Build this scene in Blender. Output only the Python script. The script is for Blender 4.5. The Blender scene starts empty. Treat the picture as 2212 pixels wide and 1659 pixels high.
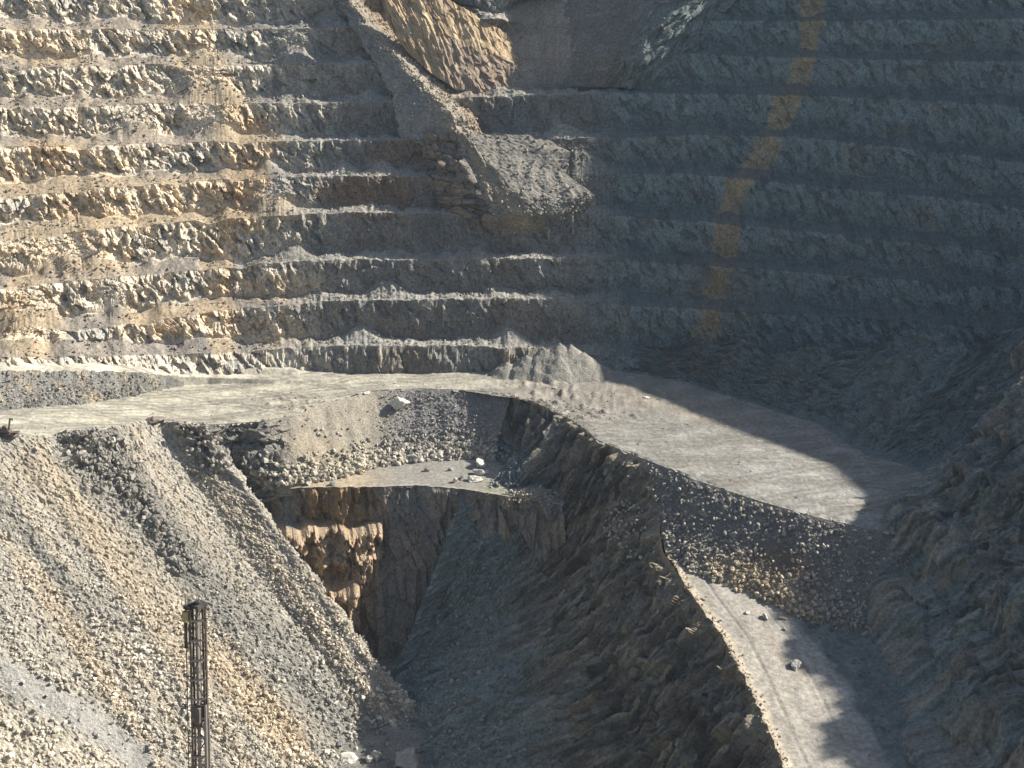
import bpy, bmesh, math, random
import numpy as np
from mathutils import Vector, Matrix

# ------------------------------------------------------------------ camera, sky, sun, exposure
scene = bpy.context.scene
COL = scene.collection
F, CU, CV = 2800.0, 1106.0, 829.5          # survey frame used to turn sight lines into ground points
PITCH = math.radians(17.6)
CAMZ = 130.0
cam_data = bpy.data.cameras.new("camera")
cam_data.sensor_width = 36.0
cam_data.lens = 36.0 * F / 2212.0
cam_data.clip_start = 0.5
cam_data.clip_end = 20000.0
cam = bpy.data.objects.new("camera", cam_data)
cam.location = (0, 0, CAMZ)
cam.rotation_euler = (math.pi / 2 - PITCH, 0, 0)
COL.objects.link(cam)
scene.camera = cam

SUN_EL = math.radians(35.5)
SUN_H = np.array([0.963, 0.270])           # horizontal direction towards the sun: right and a little behind the pit
S = np.array([SUN_H[0] * math.cos(SUN_EL), SUN_H[1] * math.cos(SUN_EL), math.sin(SUN_EL)])
world = bpy.data.worlds.new("World")
scene.world = world
world.use_nodes = True
wn = world.node_tree
sky = wn.nodes.new("ShaderNodeTexSky")
sky.sky_type = 'NISHITA'
sky.sun_disc = False
sky.sun_elevation = SUN_EL
sky.sun_rotation = math.atan2(SUN_H[0], SUN_H[1])
sky.air_density = 1.0
sky.dust_density = 1.5
bg = wn.nodes["Background"]
bg.inputs[1].default_value = 0.078
wn.links.new(sky.outputs[0], bg.inputs[0])
sun_data = bpy.data.lights.new("sun", 'SUN')
sun_data.energy = 5.0
sun_data.angle = math.radians(0.5)
sun_data.color = (1.0, 0.945, 0.86)
sun = bpy.data.objects.new("sun", sun_data)
sun.rotation_euler = Vector(-S).to_track_quat('-Z', 'Y').to_euler()
sun.location = (300, 200, 500)
COL.objects.link(sun)
scene.view_settings.view_transform = 'Standard'
scene.view_settings.look = 'None'
scene.view_settings.exposure = 0.88
scene.view_settings.gamma = 1.0

# ------------------------------------------------------------------ numeric helpers
rng = np.random.default_rng(7)
cp, sp = math.cos(PITCH), math.sin(PITCH)


def ray(u, v):
    px = (np.asarray(u, float) - CU) / F
    py = (CV - np.asarray(v, float)) / F
    return px, cp + py * sp, -sp + py * cp


def at_z(u, v, z):
    x, y, dz = ray(u, v)
    t = (np.asarray(z, float) - CAMZ) / dz
    return np.stack(np.broadcast_arrays(x * t, y * t, np.asarray(z, float) + 0 * t), -1)


def at_y(u, v, Y):
    x, y, dz = ray(u, v)
    t = np.asarray(Y, float) / y
    return np.stack(np.broadcast_arrays(x * t, y * t, CAMZ + dz * t), -1)


def proj(P):
    P = np.asarray(P, float)
    x, y, z = P[..., 0], P[..., 1], P[..., 2] - CAMZ
    d = y * cp - z * sp
    d = np.maximum(d, 1.0)
    return CU + F * x / d, CV - F * (y * sp + z * cp) / d


def poly(u, pts):
    pts = np.asarray(pts, float)
    return np.interp(u, pts[:, 0], pts[:, 1])


PERM = np.random.default_rng(11).permutation(256).astype(np.int32)
PERM = np.concatenate([PERM, PERM, PERM])
GR = np.random.default_rng(12).normal(size=(256, 3)).astype(np.float32)
GR /= np.linalg.norm(GR, axis=1, keepdims=True)


def noise3(x, y, z):
    x, y, z = [np.asarray(a, np.float32) for a in np.broadcast_arrays(x, y, z)]
    xi, yi, zi = np.floor(x), np.floor(y), np.floor(z)
    fx, fy, fz = x - xi, y - yi, z - zi
    xi = xi.astype(np.int32) & 255
    yi = yi.astype(np.int32) & 255
    zi = zi.astype(np.int32) & 255
    ux, uy, uz = [f * f * f * (f * (f * 6 - 15) + 10) for f in (fx, fy, fz)]
    r = 0
    for dx in (0, 1):
        a = PERM[xi + dx]
        wx = ux if dx else 1 - ux
        for dy in (0, 1):
            b = PERM[a + yi + dy]
            wy = uy if dy else 1 - uy
            for dz in (0, 1):
                g = GR[PERM[b + zi + dz]]
                wz = uz if dz else 1 - uz
                r = r + wx * wy * wz * (g[..., 0] * (fx - dx) + g[..., 1] * (fy - dy) + g[..., 2] * (fz - dz))
    return r * 1.55


def fbm(x, y, z, octv=4, gain=0.5):
    s, a, f, n = 0, 1.0, 1.0, 0
    for i in range(octv):
        s = s + a * noise3(x * f + 17.3 * i, y * f - 9.1 * i, z * f + 4.7 * i)
        n += a
        a *= gain
        f *= 2.03
    return s / n


def ridged(x, y, z, octv=3):
    s, a, f, n = 0, 1.0, 1.0, 0
    for i in range(octv):
        s = s + a * (1 - 2.2 * np.abs(noise3(x * f + 31.7 * i, y * f + 3.3 * i, z * f)))
        n += a
        a *= 0.55
        f *= 2.1
    return s / n


RH = np.random.default_rng(13).random((4096, 5)).astype(np.float32)


def facets(x, y, seed=0, crack=.0, ids=False):
    """broken rock: random tilted plates meeting at sharp edges; x, y in plate sizes"""
    x = np.asarray(x, np.float32)
    y = np.asarray(y, np.float32)
    xi, yi = np.floor(x).astype(np.int32), np.floor(y).astype(np.int32)
    d1 = np.full(x.shape, 9, np.float32)
    d2 = np.full(x.shape, 9, np.float32)
    h = np.zeros(x.shape, np.float32)
    pid = np.zeros(x.shape, np.float32)
    for dx in (-1, 0, 1):
        for dy in (-1, 0, 1):
            k = (((xi + dx) * 73856093) ^ ((yi + dy) * 19349663) ^ (seed * 83492791)) & 4095
            r = RH[k]
            ex = x - (xi + dx + r[..., 0])
            ey = y - (yi + dy + r[..., 1])
            d = ex * ex + ey * ey
            m = d < d1
            d2 = np.where(m, d1, np.minimum(d2, d))
            d1 = np.where(m, d, d1)
            pid = np.where(m, r[..., 4], pid)
            h = np.where(m, (r[..., 2] - .5) * 1.3 + (r[..., 3] - .5) * 1.6 * ex + (r[..., 4] - .5) * 1.6 * ey, h)
    if crack:
        h = h - .8 * crack * (1 - smooth(np.sqrt(d2) - np.sqrt(d1), 0, .07))
    return (h, pid) if ids else h


def smooth(x, a, b):
    t = np.clip((x - a) / (b - a), 0, 1)
    return t * t * (3 - 2 * t)


def ell(u, v, cu, cv, ru, rv, ang=0, soft=0.5):
    a = math.radians(ang)
    du, dv = u - cu, v - cv
    p = (du * math.cos(a) + dv * math.sin(a)) / ru
    q = (-du * math.sin(a) + dv * math.cos(a)) / rv
    return 1 - smooth(np.sqrt(p * p + q * q), 1 - soft, 1 + soft * 0.4)


def band(u, v, pts, w, soft=0.6):
    """closeness to a polyline in survey coordinates"""
    best = np.full(np.shape(u), 1e9)
    pts = np.asarray(pts, float)
    for a, b in zip(pts[:-1], pts[1:]):
        d = b - a
        t = np.clip(((u - a[0]) * d[0] + (v - a[1]) * d[1]) / (d @ d), 0, 1)
        best = np.minimum(best, np.hypot(u - a[0] - t * d[0], v - a[1] - t * d[1]))
    return 1 - smooth(best / w, 1 - soft, 1 + soft * 0.4)


def lerp(a, b, t):
    return a + (b - a) * t


def mixc(c, col, m):
    return c + (np.asarray(col, float) - c) * np.asarray(m)[..., None]


# ------------------------------------------------------------------ colours (real surface colours)
SLATE = np.array([.195, .188, .168])
PALE = np.array([.51, .462, .365])
TAN = np.array([.43, .345, .23])
OCHRE = np.array([.40, .26, .125])
RUST = np.array([.25, .145, .08])
BROWN = np.array([.225, .185, .145])
TEAL = np.array([.152, .188, .182])
GREY = np.array([.27, .26, .228])
LGREY = np.array([.365, .35, .305])
ROADC = np.array([.42, .395, .305])
DUST = np.array([.33, .312, .262])
MOSS = np.array([.22, .235, .13])


# ------------------------------------------------------------------ materials
def principled(name, rough=0.9, spec=0.15, metal=0.0, color=None):
    m = bpy.data.materials.new(name)
    m.use_nodes = True
    b = m.node_tree.nodes["Principled BSDF"]
    b.inputs["Roughness"].default_value = rough
    b.inputs["Metallic"].default_value = metal
    b.inputs["Specular IOR Level"].default_value = spec
    if color is not None:
        b.inputs["Base Color"].default_value = (*color, 1)
    return m


def ground_mat(name, scales=(0.9, 0.12), lo=0.62, hi=1.38, bump=0.5, bscale=1.6, bdist=0.5):
    m = principled(name, 0.95, 0.08)
    nt = m.node_tree
    N, L = nt.nodes, nt.links
    b = N["Principled BSDF"]
    att = N.new("ShaderNodeAttribute")
    att.attribute_name = "Col"
    tc = N.new("ShaderNodeTexCoord")
    fac = None
    for sc in scales:
        n = N.new("ShaderNodeTexNoise")
        n.inputs["Scale"].default_value = sc
        n.inputs["Detail"].default_value = 8
        n.inputs["Roughness"].default_value = 0.62
        L.new(tc.outputs["Object"], n.inputs["Vector"])
        r = N.new("ShaderNodeMapRange")
        r.inputs[1].default_value = 0.3
        r.inputs[2].default_value = 0.7
        r.inputs[3].default_value = lo if sc == scales[0] else 0.85
        r.inputs[4].default_value = hi if sc == scales[0] else 1.15
        L.new(n.outputs["Fac"], r.inputs[0])
        if fac is None:
            fac = r.outputs[0]
        else:
            mu = N.new("ShaderNodeMath")
            mu.operation = 'MULTIPLY'
            L.new(fac, mu.inputs[0])
            L.new(r.outputs[0], mu.inputs[1])
            fac = mu.outputs[0]
    vm = N.new("ShaderNodeVectorMath")
    vm.operation = 'SCALE'
    L.new(att.outputs["Color"], vm.inputs[0])
    L.new(fac, vm.inputs["Scale"])
    L.new(vm.outputs[0], b.inputs["Base Color"])
    nb = N.new("ShaderNodeTexNoise")
    nb.inputs["Scale"].default_value = bscale
    nb.inputs["Detail"].default_value = 7
    nb.inputs["Roughness"].default_value = 0.65
    L.new(tc.outputs["Object"], nb.inputs["Vector"])
    bp = N.new("ShaderNodeBump")
    bp.inputs["Strength"].default_value = bump
    bp.inputs["Distance"].default_value = bdist
    L.new(nb.outputs["Fac"], bp.inputs["Height"])
    L.new(bp.outputs[0], b.inputs["Normal"])
    return m


M_ROCK = ground_mat("weathered_rock", scales=(1.3, 0.12), lo=0.58, hi=1.42, bump=0.55, bscale=2.4, bdist=0.35)
M_FLOOR = ground_mat("compacted_dust", scales=(0.9, 0.16), lo=0.66, hi=1.34, bump=0.6, bscale=1.4, bdist=0.4)
M_SCREE = ground_mat("loose_scree", scales=(2.2, 0.2), lo=0.55, hi=1.45, bump=0.9, bscale=2.4, bdist=0.5)
M_STONE = ground_mat("broken_stone", scales=(1.5, 0.3), lo=0.75, hi=1.25, bump=0.5, bscale=2.5, bdist=0.25)


# ------------------------------------------------------------------ mesh helpers
def mesh_from(name, V, faces4=None, tris=None, mat=None, cols=None, flat=False, parent=None):
    me = bpy.data.meshes.new(name)
    V = np.ascontiguousarray(V.reshape(-1, 3), dtype=np.float32)
    me.vertices.add(len(V))
    me.vertices.foreach_set("co", V.ravel())
    fa, k = (faces4, 4) if faces4 is not None else (tris, 3)
    fa = np.ascontiguousarray(fa, dtype=np.int32)
    me.loops.add(fa.size)
    me.loops.foreach_set("vertex_index", fa.ravel())
    me.polygons.add(len(fa))
    me.polygons.foreach_set("loop_start", np.arange(0, fa.size, k, dtype=np.int32))
    me.polygons.foreach_set("use_smooth", np.full(len(fa), not flat))
    me.update(calc_edges=True)
    if cols is not None:
        at = me.attributes.new("Col", 'FLOAT_COLOR', 'POINT')
        c4 = np.ones((len(V), 4), np.float32)
        c4[:, :3] = np.clip(cols.reshape(-1, 3), 0.01, 0.9)
        at.data.foreach_set("color", c4.ravel())
    if mat:
        me.materials.append(mat)
    o = bpy.data.objects.new(name, me)
    COL.objects.link(o)
    if parent:
        o.parent = parent
    return o


def tag(o, label, cat=None, group=None, kind=None):
    o["label"] = label
    if cat:
        o["category"] = cat
    if group:
        o["group"] = group
    if kind:
        o["kind"] = kind
    return o


def grid_faces(nr, nc):
    i = np.arange(nr * nc).reshape(nr, nc)
    return np.stack([i[:-1, :-1], i[:-1, 1:], i[1:, 1:], i[1:, :-1]], -1).reshape(-1, 4)


def dense_rows(ctrl, nsub):
    """ctrl: list of (ncol,3) rows; nsub[i]: pieces between row i and i+1 -> grid, row parameter"""
    out, par = [], []
    for i in range(len(ctrl) - 1):
        for j in range(nsub[i]):
            out.append(lerp(ctrl[i], ctrl[i + 1], j / nsub[i]))
            par.append(i + j / nsub[i])
    out.append(ctrl[-1])
    par.append(len(ctrl) - 1.0)
    return np.array(out), np.array(par)


def resample(pts, step):
    """evenly spaced points along a 3D polyline"""
    pts = np.asarray(pts, float)
    d = np.r_[0, np.cumsum(np.linalg.norm(np.diff(pts, axis=0), axis=1))]
    n = max(2, int(d[-1] / step) + 1)
    s = np.linspace(0, d[-1], n)
    return np.stack([np.interp(s, d, pts[:, k]) for k in range(3)], -1)


def spline_cols(rows, ncol, sm=0):
    """rows: list of equal-length point lists -> each row interpolated to ncol columns with the same column parameter"""
    rows = [np.asarray(r, float) for r in rows]
    base = np.mean([np.r_[0, np.cumsum(np.linalg.norm(np.diff(r, axis=0), axis=1))] for r in rows], axis=0)
    s = np.linspace(0, base[-1], ncol)
    out = []
    for r in rows:
        q = np.stack([np.interp(s, base, r[:, k]) for k in range(3)], -1)
        if sm:
            ker = np.hanning(2 * sm + 3)[1:-1]
            ker /= ker.sum()
            pad = np.concatenate([2 * q[:1] - q[sm:0:-1], q, 2 * q[-1:] - q[-2:-sm - 2:-1]])
            q = np.stack([np.convolve(pad[:, k], ker, 'valid') for k in range(3)], -1)
        out.append(q)
    return out, s


def normals(G):
    du = np.gradient(G, axis=1)
    dv = np.gradient(G, axis=0)
    n = np.cross(du, dv)
    n /= np.linalg.norm(n, axis=-1, keepdims=True) + 1e-9
    return n


# angular stone templates
def ico(sub):
    bm = bmesh.new()
    bmesh.ops.create_icosphere(bm, subdivisions=sub, radius=1)
    V = np.array([v.co[:] for v in bm.verts])
    T = np.array([[v.index for v in f.verts] for f in bm.faces])
    bm.free()
    return V, T


def stone_shape(sub, seed):
    r = np.random.default_rng(seed)
    V, T = ico(sub)
    pl = r.normal(size=(7, 3))
    pl /= np.linalg.norm(pl, axis=1, keepdims=True)
    d = r.uniform(.38, .8, 7)
    dots = V @ pl.T
    lim = np.where(dots > 0.05, d / np.maximum(dots, 0.05), 9)
    V = V * np.minimum(1.0, lim.min(axis=1))[:, None]
    V = V * (1 + .06 * r.normal(size=(len(V), 1)))
    V = V * np.array([1, r.uniform(.65, 1), r.uniform(.55, .85)])
    return V, T


SMALL = [stone_shape(1, 100 + i) for i in range(10)]


def rot_mats(n, r):
    q = r.normal(size=(n, 4))
    q /= np.linalg.norm(q, axis=1, keepdims=True)
    w, x, y, z = q.T
    return np.stack([np.stack([1 - 2 * (y * y + z * z), 2 * (x * y - z * w), 2 * (x * z + y * w)], -1),
                     np.stack([2 * (x * y + z * w), 1 - 2 * (x * x + z * z), 2 * (y * z - x * w)], -1),
                     np.stack([2 * (x * z - y * w), 2 * (y * z + x * w), 1 - 2 * (x * x + y * y)], -1)], -2)


def scatter(name, label, pos, size, cols, seed, sink=0.25):
    """a heap of loose stones nobody could count: one mesh"""
    r = np.random.default_rng(seed)
    n = len(pos)
    R = rot_mats(n, r)
    kind = r.integers(0, len(SMALL), n)
    VV, TT, CC, off = [], [], [], 0
    for k, (V, T) in enumerate(SMALL):
        m = np.where(kind == k)[0]
        if not len(m):
            continue
        v = np.einsum('nij,vj->nvi', R[m], V) * (size[m] * .5)[:, None, None] + pos[m][:, None, :]
        v[..., 2] += (size[m] * (.5 - sink) * .6)[:, None]
        t = T[None] + (np.arange(len(m)) * len(V))[:, None, None] + off
        VV.append(v.reshape(-1, 3))
        TT.append(t.reshape(-1, 3))
        CC.append(np.repeat(cols[m], len(V), 0))
        off += v.shape[0] * v.shape[1]
    o = mesh_from(name, np.concatenate(VV), tris=np.concatenate(TT), mat=M_STONE, cols=np.concatenate(CC), flat=True)
    return tag(o, label, "rubble", kind="stuff")


def pick(G, C, weight, n, seed, jitter=0.4):
    r = np.random.default_rng(seed)
    w = np.clip(weight, 0, None).ravel()
    idx = r.choice(len(w), size=n, p=w / w.sum())
    P = G.reshape(-1, 3)[idx] + r.normal(size=(n, 3)) * jitter * np.array([1, 1, .1])
    return P, C.reshape(-1, 3)[idx], r


def sizes(r, n, lo, hi, power=2.5):
    return lo + (hi - lo) * r.random(n) ** power


# ================================================================== BENCHED PIT WALL (left, back and right sides)
uu = np.concatenate([np.arange(-700, -60, 9.0), np.arange(-60, 2260, 2.3)])
lines = {
    1: [(-700, 800), (0, 770), (300, 766), (533, 758), (737, 745), (937, 746), (1137, 750), (1300, 765), (2212, 800)],
    2: [(-700, 800), (0, 727), (187, 710), (333, 693), (467, 671), (600, 660), (737, 648), (937, 645), (1204, 645), (1400, 660), (1758, 680), (2212, 712)],
    3: [(-700, 690), (0, 622), (110, 611), (300, 593), (467, 580), (567, 568), (737, 560), (837, 561), (1104, 558), (1237, 556), (1475, 568), (1708, 585), (2212, 622)],
    4: [(-700, 570), (0, 516), (200, 494), (460, 474), (620, 464), (760, 458), (900, 459), (1100, 462), (1290, 462), (1542, 479), (1842, 508), (2212, 548)],
    5: [(-700, 480), (0, 427), (100, 417), (233, 403), (433, 390), (567, 382), (737, 379), (870, 380), (1000, 376), (1340, 375), (1475, 372), (1742, 398), (2008, 422), (2212, 449)],
    6: [(-700, 330), (0, 317), (100, 315), (233, 312), (367, 307), (500, 305), (737, 303), (937, 298), (1037, 300), (1324, 298), (1500, 290), (1708, 292), (2082, 332), (2212, 350)],
    7: [(-700, 230), (0, 231), (200, 230), (333, 222), (500, 222), (737, 221), (900, 214), (987, 207), (1170, 203), (1330, 199), (1675, 203), (1900, 210), (2212, 226)],
    8: [(-700, 150), (0, 147), (150, 143), (300, 138), (600, 138), (700, 138), (900, 133), (1120, 92), (1250, 100), (1475, 112), (1675, 122), (2212, 132)],
    9: [(-700, 60), (0, 58), (133, 63), (300, 62), (483, 62), (650, 62), (800, 55), (1020, 37), (1137, 40), (1400, 40), (1675, 44), (2212, 38)],
    10: [(-700, -20), (0, -18), (2212, -20)],
    11: [(-700, -100), (0, -98), (1200, -96), (1400, -75), (2212, -75)],
    12: [(-700, -180), (0, -178), (1150, -176), (1330, -125), (2212, -125)],
}
Ytoe = [(-700, 300), (-300, 350), (0, 381), (200, 394), (360, 406), (450, 412), (560, 417), (700, 420), (900, 422), (1300, 424), (1700, 420), (2000, 408), (2212, 396), (2300, 392)]
yt = poly(uu, Ytoe)
toe0_v = poly(uu, [(-700, 800), (0, 778), (200, 780), (360, 782), (560, 790), (760, 796), (900, 803), (1100, 806), (1300, 795), (2212, 880)])
nz = lambda k, f, seed: fbm(uu * f + 100 * k, 0 * uu + seed, 0 * uu + 3.7, 3)
toe0 = at_y(uu, toe0_v, yt - 1.0)
toe0[:, 2] -= 4
crest = {}
for k in range(1, 13):
    Y = yt + 3.0 + 9.2 * (k - 1)
    v = poly(uu, lines[k])
    crest[k] = at_y(uu, v, Y)
    # broken edges: bites and sags along each crest
    left = 1 - smooth(uu, 450, 700)
    crest[k][:, 2] -= left * np.clip(noise3(uu / 70 + 9 * k, 0 * uu + 2, 0 * uu), 0, 1) * 2.4 + (1 - left) * .5 * np.clip(nz(k, 1 / 26, 2.0) + .1, 0, 1) * 2.2
    crest[k][:, 1] += noise3(uu / 95 + 7 * k, 0 * uu + 5, 0 * uu) * 1.6 + nz(k, 1 / 14, 6.0) * 0.7 * smooth(uu, 350, 650)
RIMZ = 180.0
rim_u = [1180, 1310, 1450, 1600, 1800, 2000, 2212]
rim_p = np.array([(60, 545, 166), (118, 538, 176), (160, 516, 180), (181, 512, 180), (205, 503, 180), (228, 495, 180), (262, 490, 180)], float)
rimc = np.stack([np.interp(uu, rim_u, rim_p[:, k]) for k in range(3)], -1)
rm = smooth(uu, 1180, 1320)[:, None]
crest[12] = lerp(crest[12], rimc, rm)
crest[11] = lerp(crest[11], lerp(crest[10], crest[12], .5), rm)
# tall ends off to the right join the side wall
EXT = [((186, 415, 0), (308, 434, 180)), ((172, 382, 0), (330, 405, 180)), ((150, 345, 0), (338, 374, 180))]


def extend(row, g):
    e = np.array([lerp(np.array(a, float), np.array(b, float), min(g, 1.0)) + np.array([max(0, g - 1) * 120, 0, 0]) for a, b in EXT])
    pts = np.vstack([row[-1], e])
    t = np.linspace(0, len(pts) - 1, 91)[1:]
    return np.stack([np.interp(t, np.arange(len(pts)), pts[:, k]) for k in range(3)], -1)


ctrl, nsub, kinds = [], [], []
r0 = toe0
ctrl.append((r0, 0.0))
for k in range(1, 13):
    ctrl.append((crest[k], k / 10.0))
    if k < 12:
        gap = crest[k + 1][:, 1] - crest[k][:, 1]
        w = np.clip(gap * 0.76, 3.0, 9.0)
        d = crest[k][:, :2] / np.linalg.norm(crest[k][:, :2], axis=1, keepdims=True)
        flat = crest[k].copy()
        flat[:, :2] += d * (w * 0.26)[:, None]
        flat[:, 2] += 0.15
        if k == 7:
            rd = smooth(uu, 980, 1030) * (1 - smooth(uu, 1290, 1340))
            w = w + rd * 1.2
        toe = crest[k].copy()
        toe[:, :2] += d * w[:, None]
        leftm = 1 - smooth(uu, 380, 640)
        rightm = smooth(uu, 1250, 1350)
        h = nz(k, 1 / 110, 9.0) * 3.6 + noise3(uu / 34 + 50 * k, 0 * uu + 12, 0 * uu) * (1.5 - .9 * leftm) + .9 + 1.7 * leftm + 1.6 * rightm
        rc = np.random.default_rng(300 + k)
        for _ in range(8):
            hp, uc = rc.uniform(2.0, 6.0), rc.uniform(-150, 1260)
            h = np.maximum(h, hp - np.abs(uu - uc) / rc.uniform(7, 11))
        h = np.clip(h, .2, w * .74)
        if k == 7:
            h = h * (1 - .9 * rd)
        toe[:, 2] += h
        toe[:, :2] += d * (h * 0.12)[:, None]
        ctrl.append((flat, k / 10.0 + .01))
        ctrl.append((toe, k / 10.0 + .02))
back = crest[12].copy()
back[:, :2] *= 1.35
back[:, 2] -= 4.0
ctrl.append((back, 1.8))
full = []
for row, g in ctrl:
    full.append(np.vstack([row, extend(row, g)]))
# how many sub rows in each strip
nsub = [12]
for k in range(1, 12):
    nsub += [4, 9, 26 if k < 10 else 8]
nsub.append(8)
G, par = dense_rows(full, nsub)
nr, nc, _ = G.shape
PAR = np.repeat(par[:, None], nc, 1)
# strip type: 0 face, 1 flat, 2 talus
strip = np.zeros_like(PAR, int)
fl = np.floor(PAR).astype(int)
frac = PAR - fl
strip = np.where(fl == 0, 0, np.where((fl - 1) % 3 == 0, 1, np.where((fl - 1) % 3 == 1, 2, 0)))
face = (strip == 0).astype(float)
face = face * (PAR < 34)
strip = np.where(PAR >= 34, 1, strip)
facem = face * np.clip(np.minimum(frac * 5, 0.22 + (1 - frac) * 5), 0, 1)
U, Vv = proj(G)
# outward (towards the pit) horizontal direction, smooth along the wall
tang = np.gradient(G[nr // 2], axis=0)
ker = np.ones(61) / 61
tang = np.stack([np.convolve(np.pad(tang[:, k], 30, 'edge'), ker, 'valid') for k in range(3)], -1)
out = np.stack([tang[:, 1], -tang[:, 0], 0 * tang[:, 0]], -1)
out /= np.linalg.norm(out, axis=1, keepdims=True)
sl = np.r_[0, np.cumsum(np.linalg.norm(np.diff(G[nr // 2][:, :2], axis=0), axis=1))]
SL = np.repeat(sl[None, :], nr, 0)
Z = G[..., 2].copy()
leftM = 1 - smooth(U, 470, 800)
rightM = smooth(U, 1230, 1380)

# slumps and debris that bury the benches: straight slope between two benches


def straight(ka, kb):
    """profile running straight from crest kb (high) down to crest ka (low)"""
    ia, ib = 1 + (ka - 1) * 3, 1 + (kb - 1) * 3
    t = np.clip((PAR - ia) / (ib - ia), 0, 1)
    ra, rb = full[ia], full[ib]
    # even out along height
    return ra[None] + (rb - ra)[None] * t[..., None]


def infill(mask, ka, kb, bulge):
    global G
    ia, ib = 1 + (ka - 1) * 3, 1 + (kb - 1) * 3
    m = mask * ((PAR >= ia) & (PAR <= ib))
    tgt = straight(ka, kb) + out[None] * np.asarray(bulge)[..., None]
    G = G + (tgt - G) * m[..., None]
    return m


wob = fbm(SL / 9, Z / 9, 0 * SL + 2.2, 3) * 22
Uw, Vw = U + wob, Vv + fbm(SL / 9, Z / 9, 0 * SL + 8.2, 3) * 16
OCH = band(Uw, Vw, [(830, 30), (930, 70), (1050, 130), (1110, 160)], 62) * smooth(Uw * .66 - Vw, 470, 520)
d1 = band(U + .3 * wob, Vv, [(660, -100), (740, 0), (830, 95), (920, 190), (1000, 285)], 52, .5)
d1c = band(U, Vv, [(660, -100), (740, 0), (830, 95), (920, 190), (1000, 285)], 62, .98)
m_och = infill(ell(Uw, Vw, 975, 105, 175, 95, 24, .35), 7, 11, -7.0 + 0 * U)
m_d1 = 0 * U
m_br = infill(ell(Uw, Vw, 1210, 90, 150, 105, 5, .4), 7, 11, np.clip(-11 * (1 - (U - 1110) / 170), -12, 0))
m_d2 = infill(ell(Uw, Vw, 1170, 385, 165, 105, 12, .45), 4, 6, -1.0 + 0 * U)
m_d3 = 0 * U
m_s1 = infill(ell(Uw, Vw, 450, 210, 75, 110, -12, .6) * .8, 6, 9, 1.0 + 0 * U)
m_s2 = infill(ell(Uw, Vw, 120, 545, 150, 60, 10, .6) * .75, 3, 5, 0.5 + 0 * U)
m_s4 = infill(ell(Uw, Vw, 290, 265, 55, 45, 0, .6) * .7, 6, 8, .5 + 0 * U) + infill(ell(Uw, Vw, 590, 430, 70, 55, 0, .6) * .7, 4, 6, .5 + 0 * U) + infill(ell(Uw, Vw, 640, 110, 50, 60, 10, .6) * .6, 8, 10, .5 + 0 * U) + infill(ell(Uw, Vw, 250, 640, 50, 50, 0, .6) * .6, 2, 4, .5 + 0 * U)
m_s3 = m_s4 + infill(ell(Uw, Vw, 60, 680, 70, 90, 0, .6) * .6, 1, 3, 0.5 + 0 * U)
deb = np.clip(m_och + m_br * .8 + m_d1 + m_d2 + m_d3 + m_s1 + m_s2 + m_s3, 0, 1)
facem = facem * (1 - .85 * deb)

# rock relief: leaning ribs and blocky breaks on the faces, rubble on the berms
lean = 0.50
warp = fbm(SL / 5, Z / 6, 0 * SL + 4.1, 2) * .55
q = SL + lean * Z + 2.0 * warp
vary = smooth(fbm(SL / 26, PAR / 4, 0 * q + 6.6, 2), -.35, .3)
ribs = ridged(q / 7.5, Z / 19, 0 * q + 1.3, 2) * .8 + ridged(q / 3.1, Z / 10, 0 * q + 8.3, 2) * .6 * vary
blk = fbm(q / 2.4, Z / 3.1, 0 * q + 5.1, 3)
big = fbm(q / 9, Z / 9, 0 * q + 15.1, 2)
butt = fbm(SL / 20, Z / 60, 0 * q + 7.7, 2)
fc1, id1 = facets(q / 4.8, Z / 6.2 + .2 * warp, 1, .2, True)
fc2, id2 = facets(q / 2.3, Z / 3.9 + .15 * warp, 2, .35, True)
fc3, id3 = facets(q / 1.15, Z / 1.9, 3, .35, True)
disp = facem * ((.50 + .45 * leftM) * 1.4 * fc1 + (.45 + .75 * leftM) * 1.15 * fc2 + (.40 + .35 * leftM) * fc3 + 1.2 * butt + .25 * blk)
disp += (1 - facem) * butt * 1.1
# spalls hanging from the crests of the back wall
streak = smooth(noise3(SL / 3.1 + warp, 0 * Z + 0.4 * np.floor(PAR / 3), Z / 24), .48, .62) * face * smooth(frac + .5 * noise3(SL / 2, 0 * Z + .7 * np.floor(PAR / 3), 0 * Z), .35, 1.0)
disp += streak * .9 * (1 - leftM) * (1 - rightM) * (1 - deb)
G = G + out[None] * disp[..., None]
Y0 = G[..., 1]
bum = (1 - face) * (fbm(SL / 1.6, Y0 / 1.6, Z / 1.6, 2) * (.5 - .25 * leftM) + np.abs(fbm(SL / 4.5, Y0 / 4.5, Z / 4.5, 2)) * .9 * (strip == 2) * (1 - .5 * leftM))
bum += deb * (fbm(SL / 1.3, Z / 1.3, 0 * q, 3) * .8)
gul = ridged((SL * .9 + Z * .75 + 2 * warp) / 4.6, (Z - SL) / 40, 0 * q, 2)
bum += m_och * gul * 1.6
G[..., 2] += bum
U, Vv = proj(G)

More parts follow.
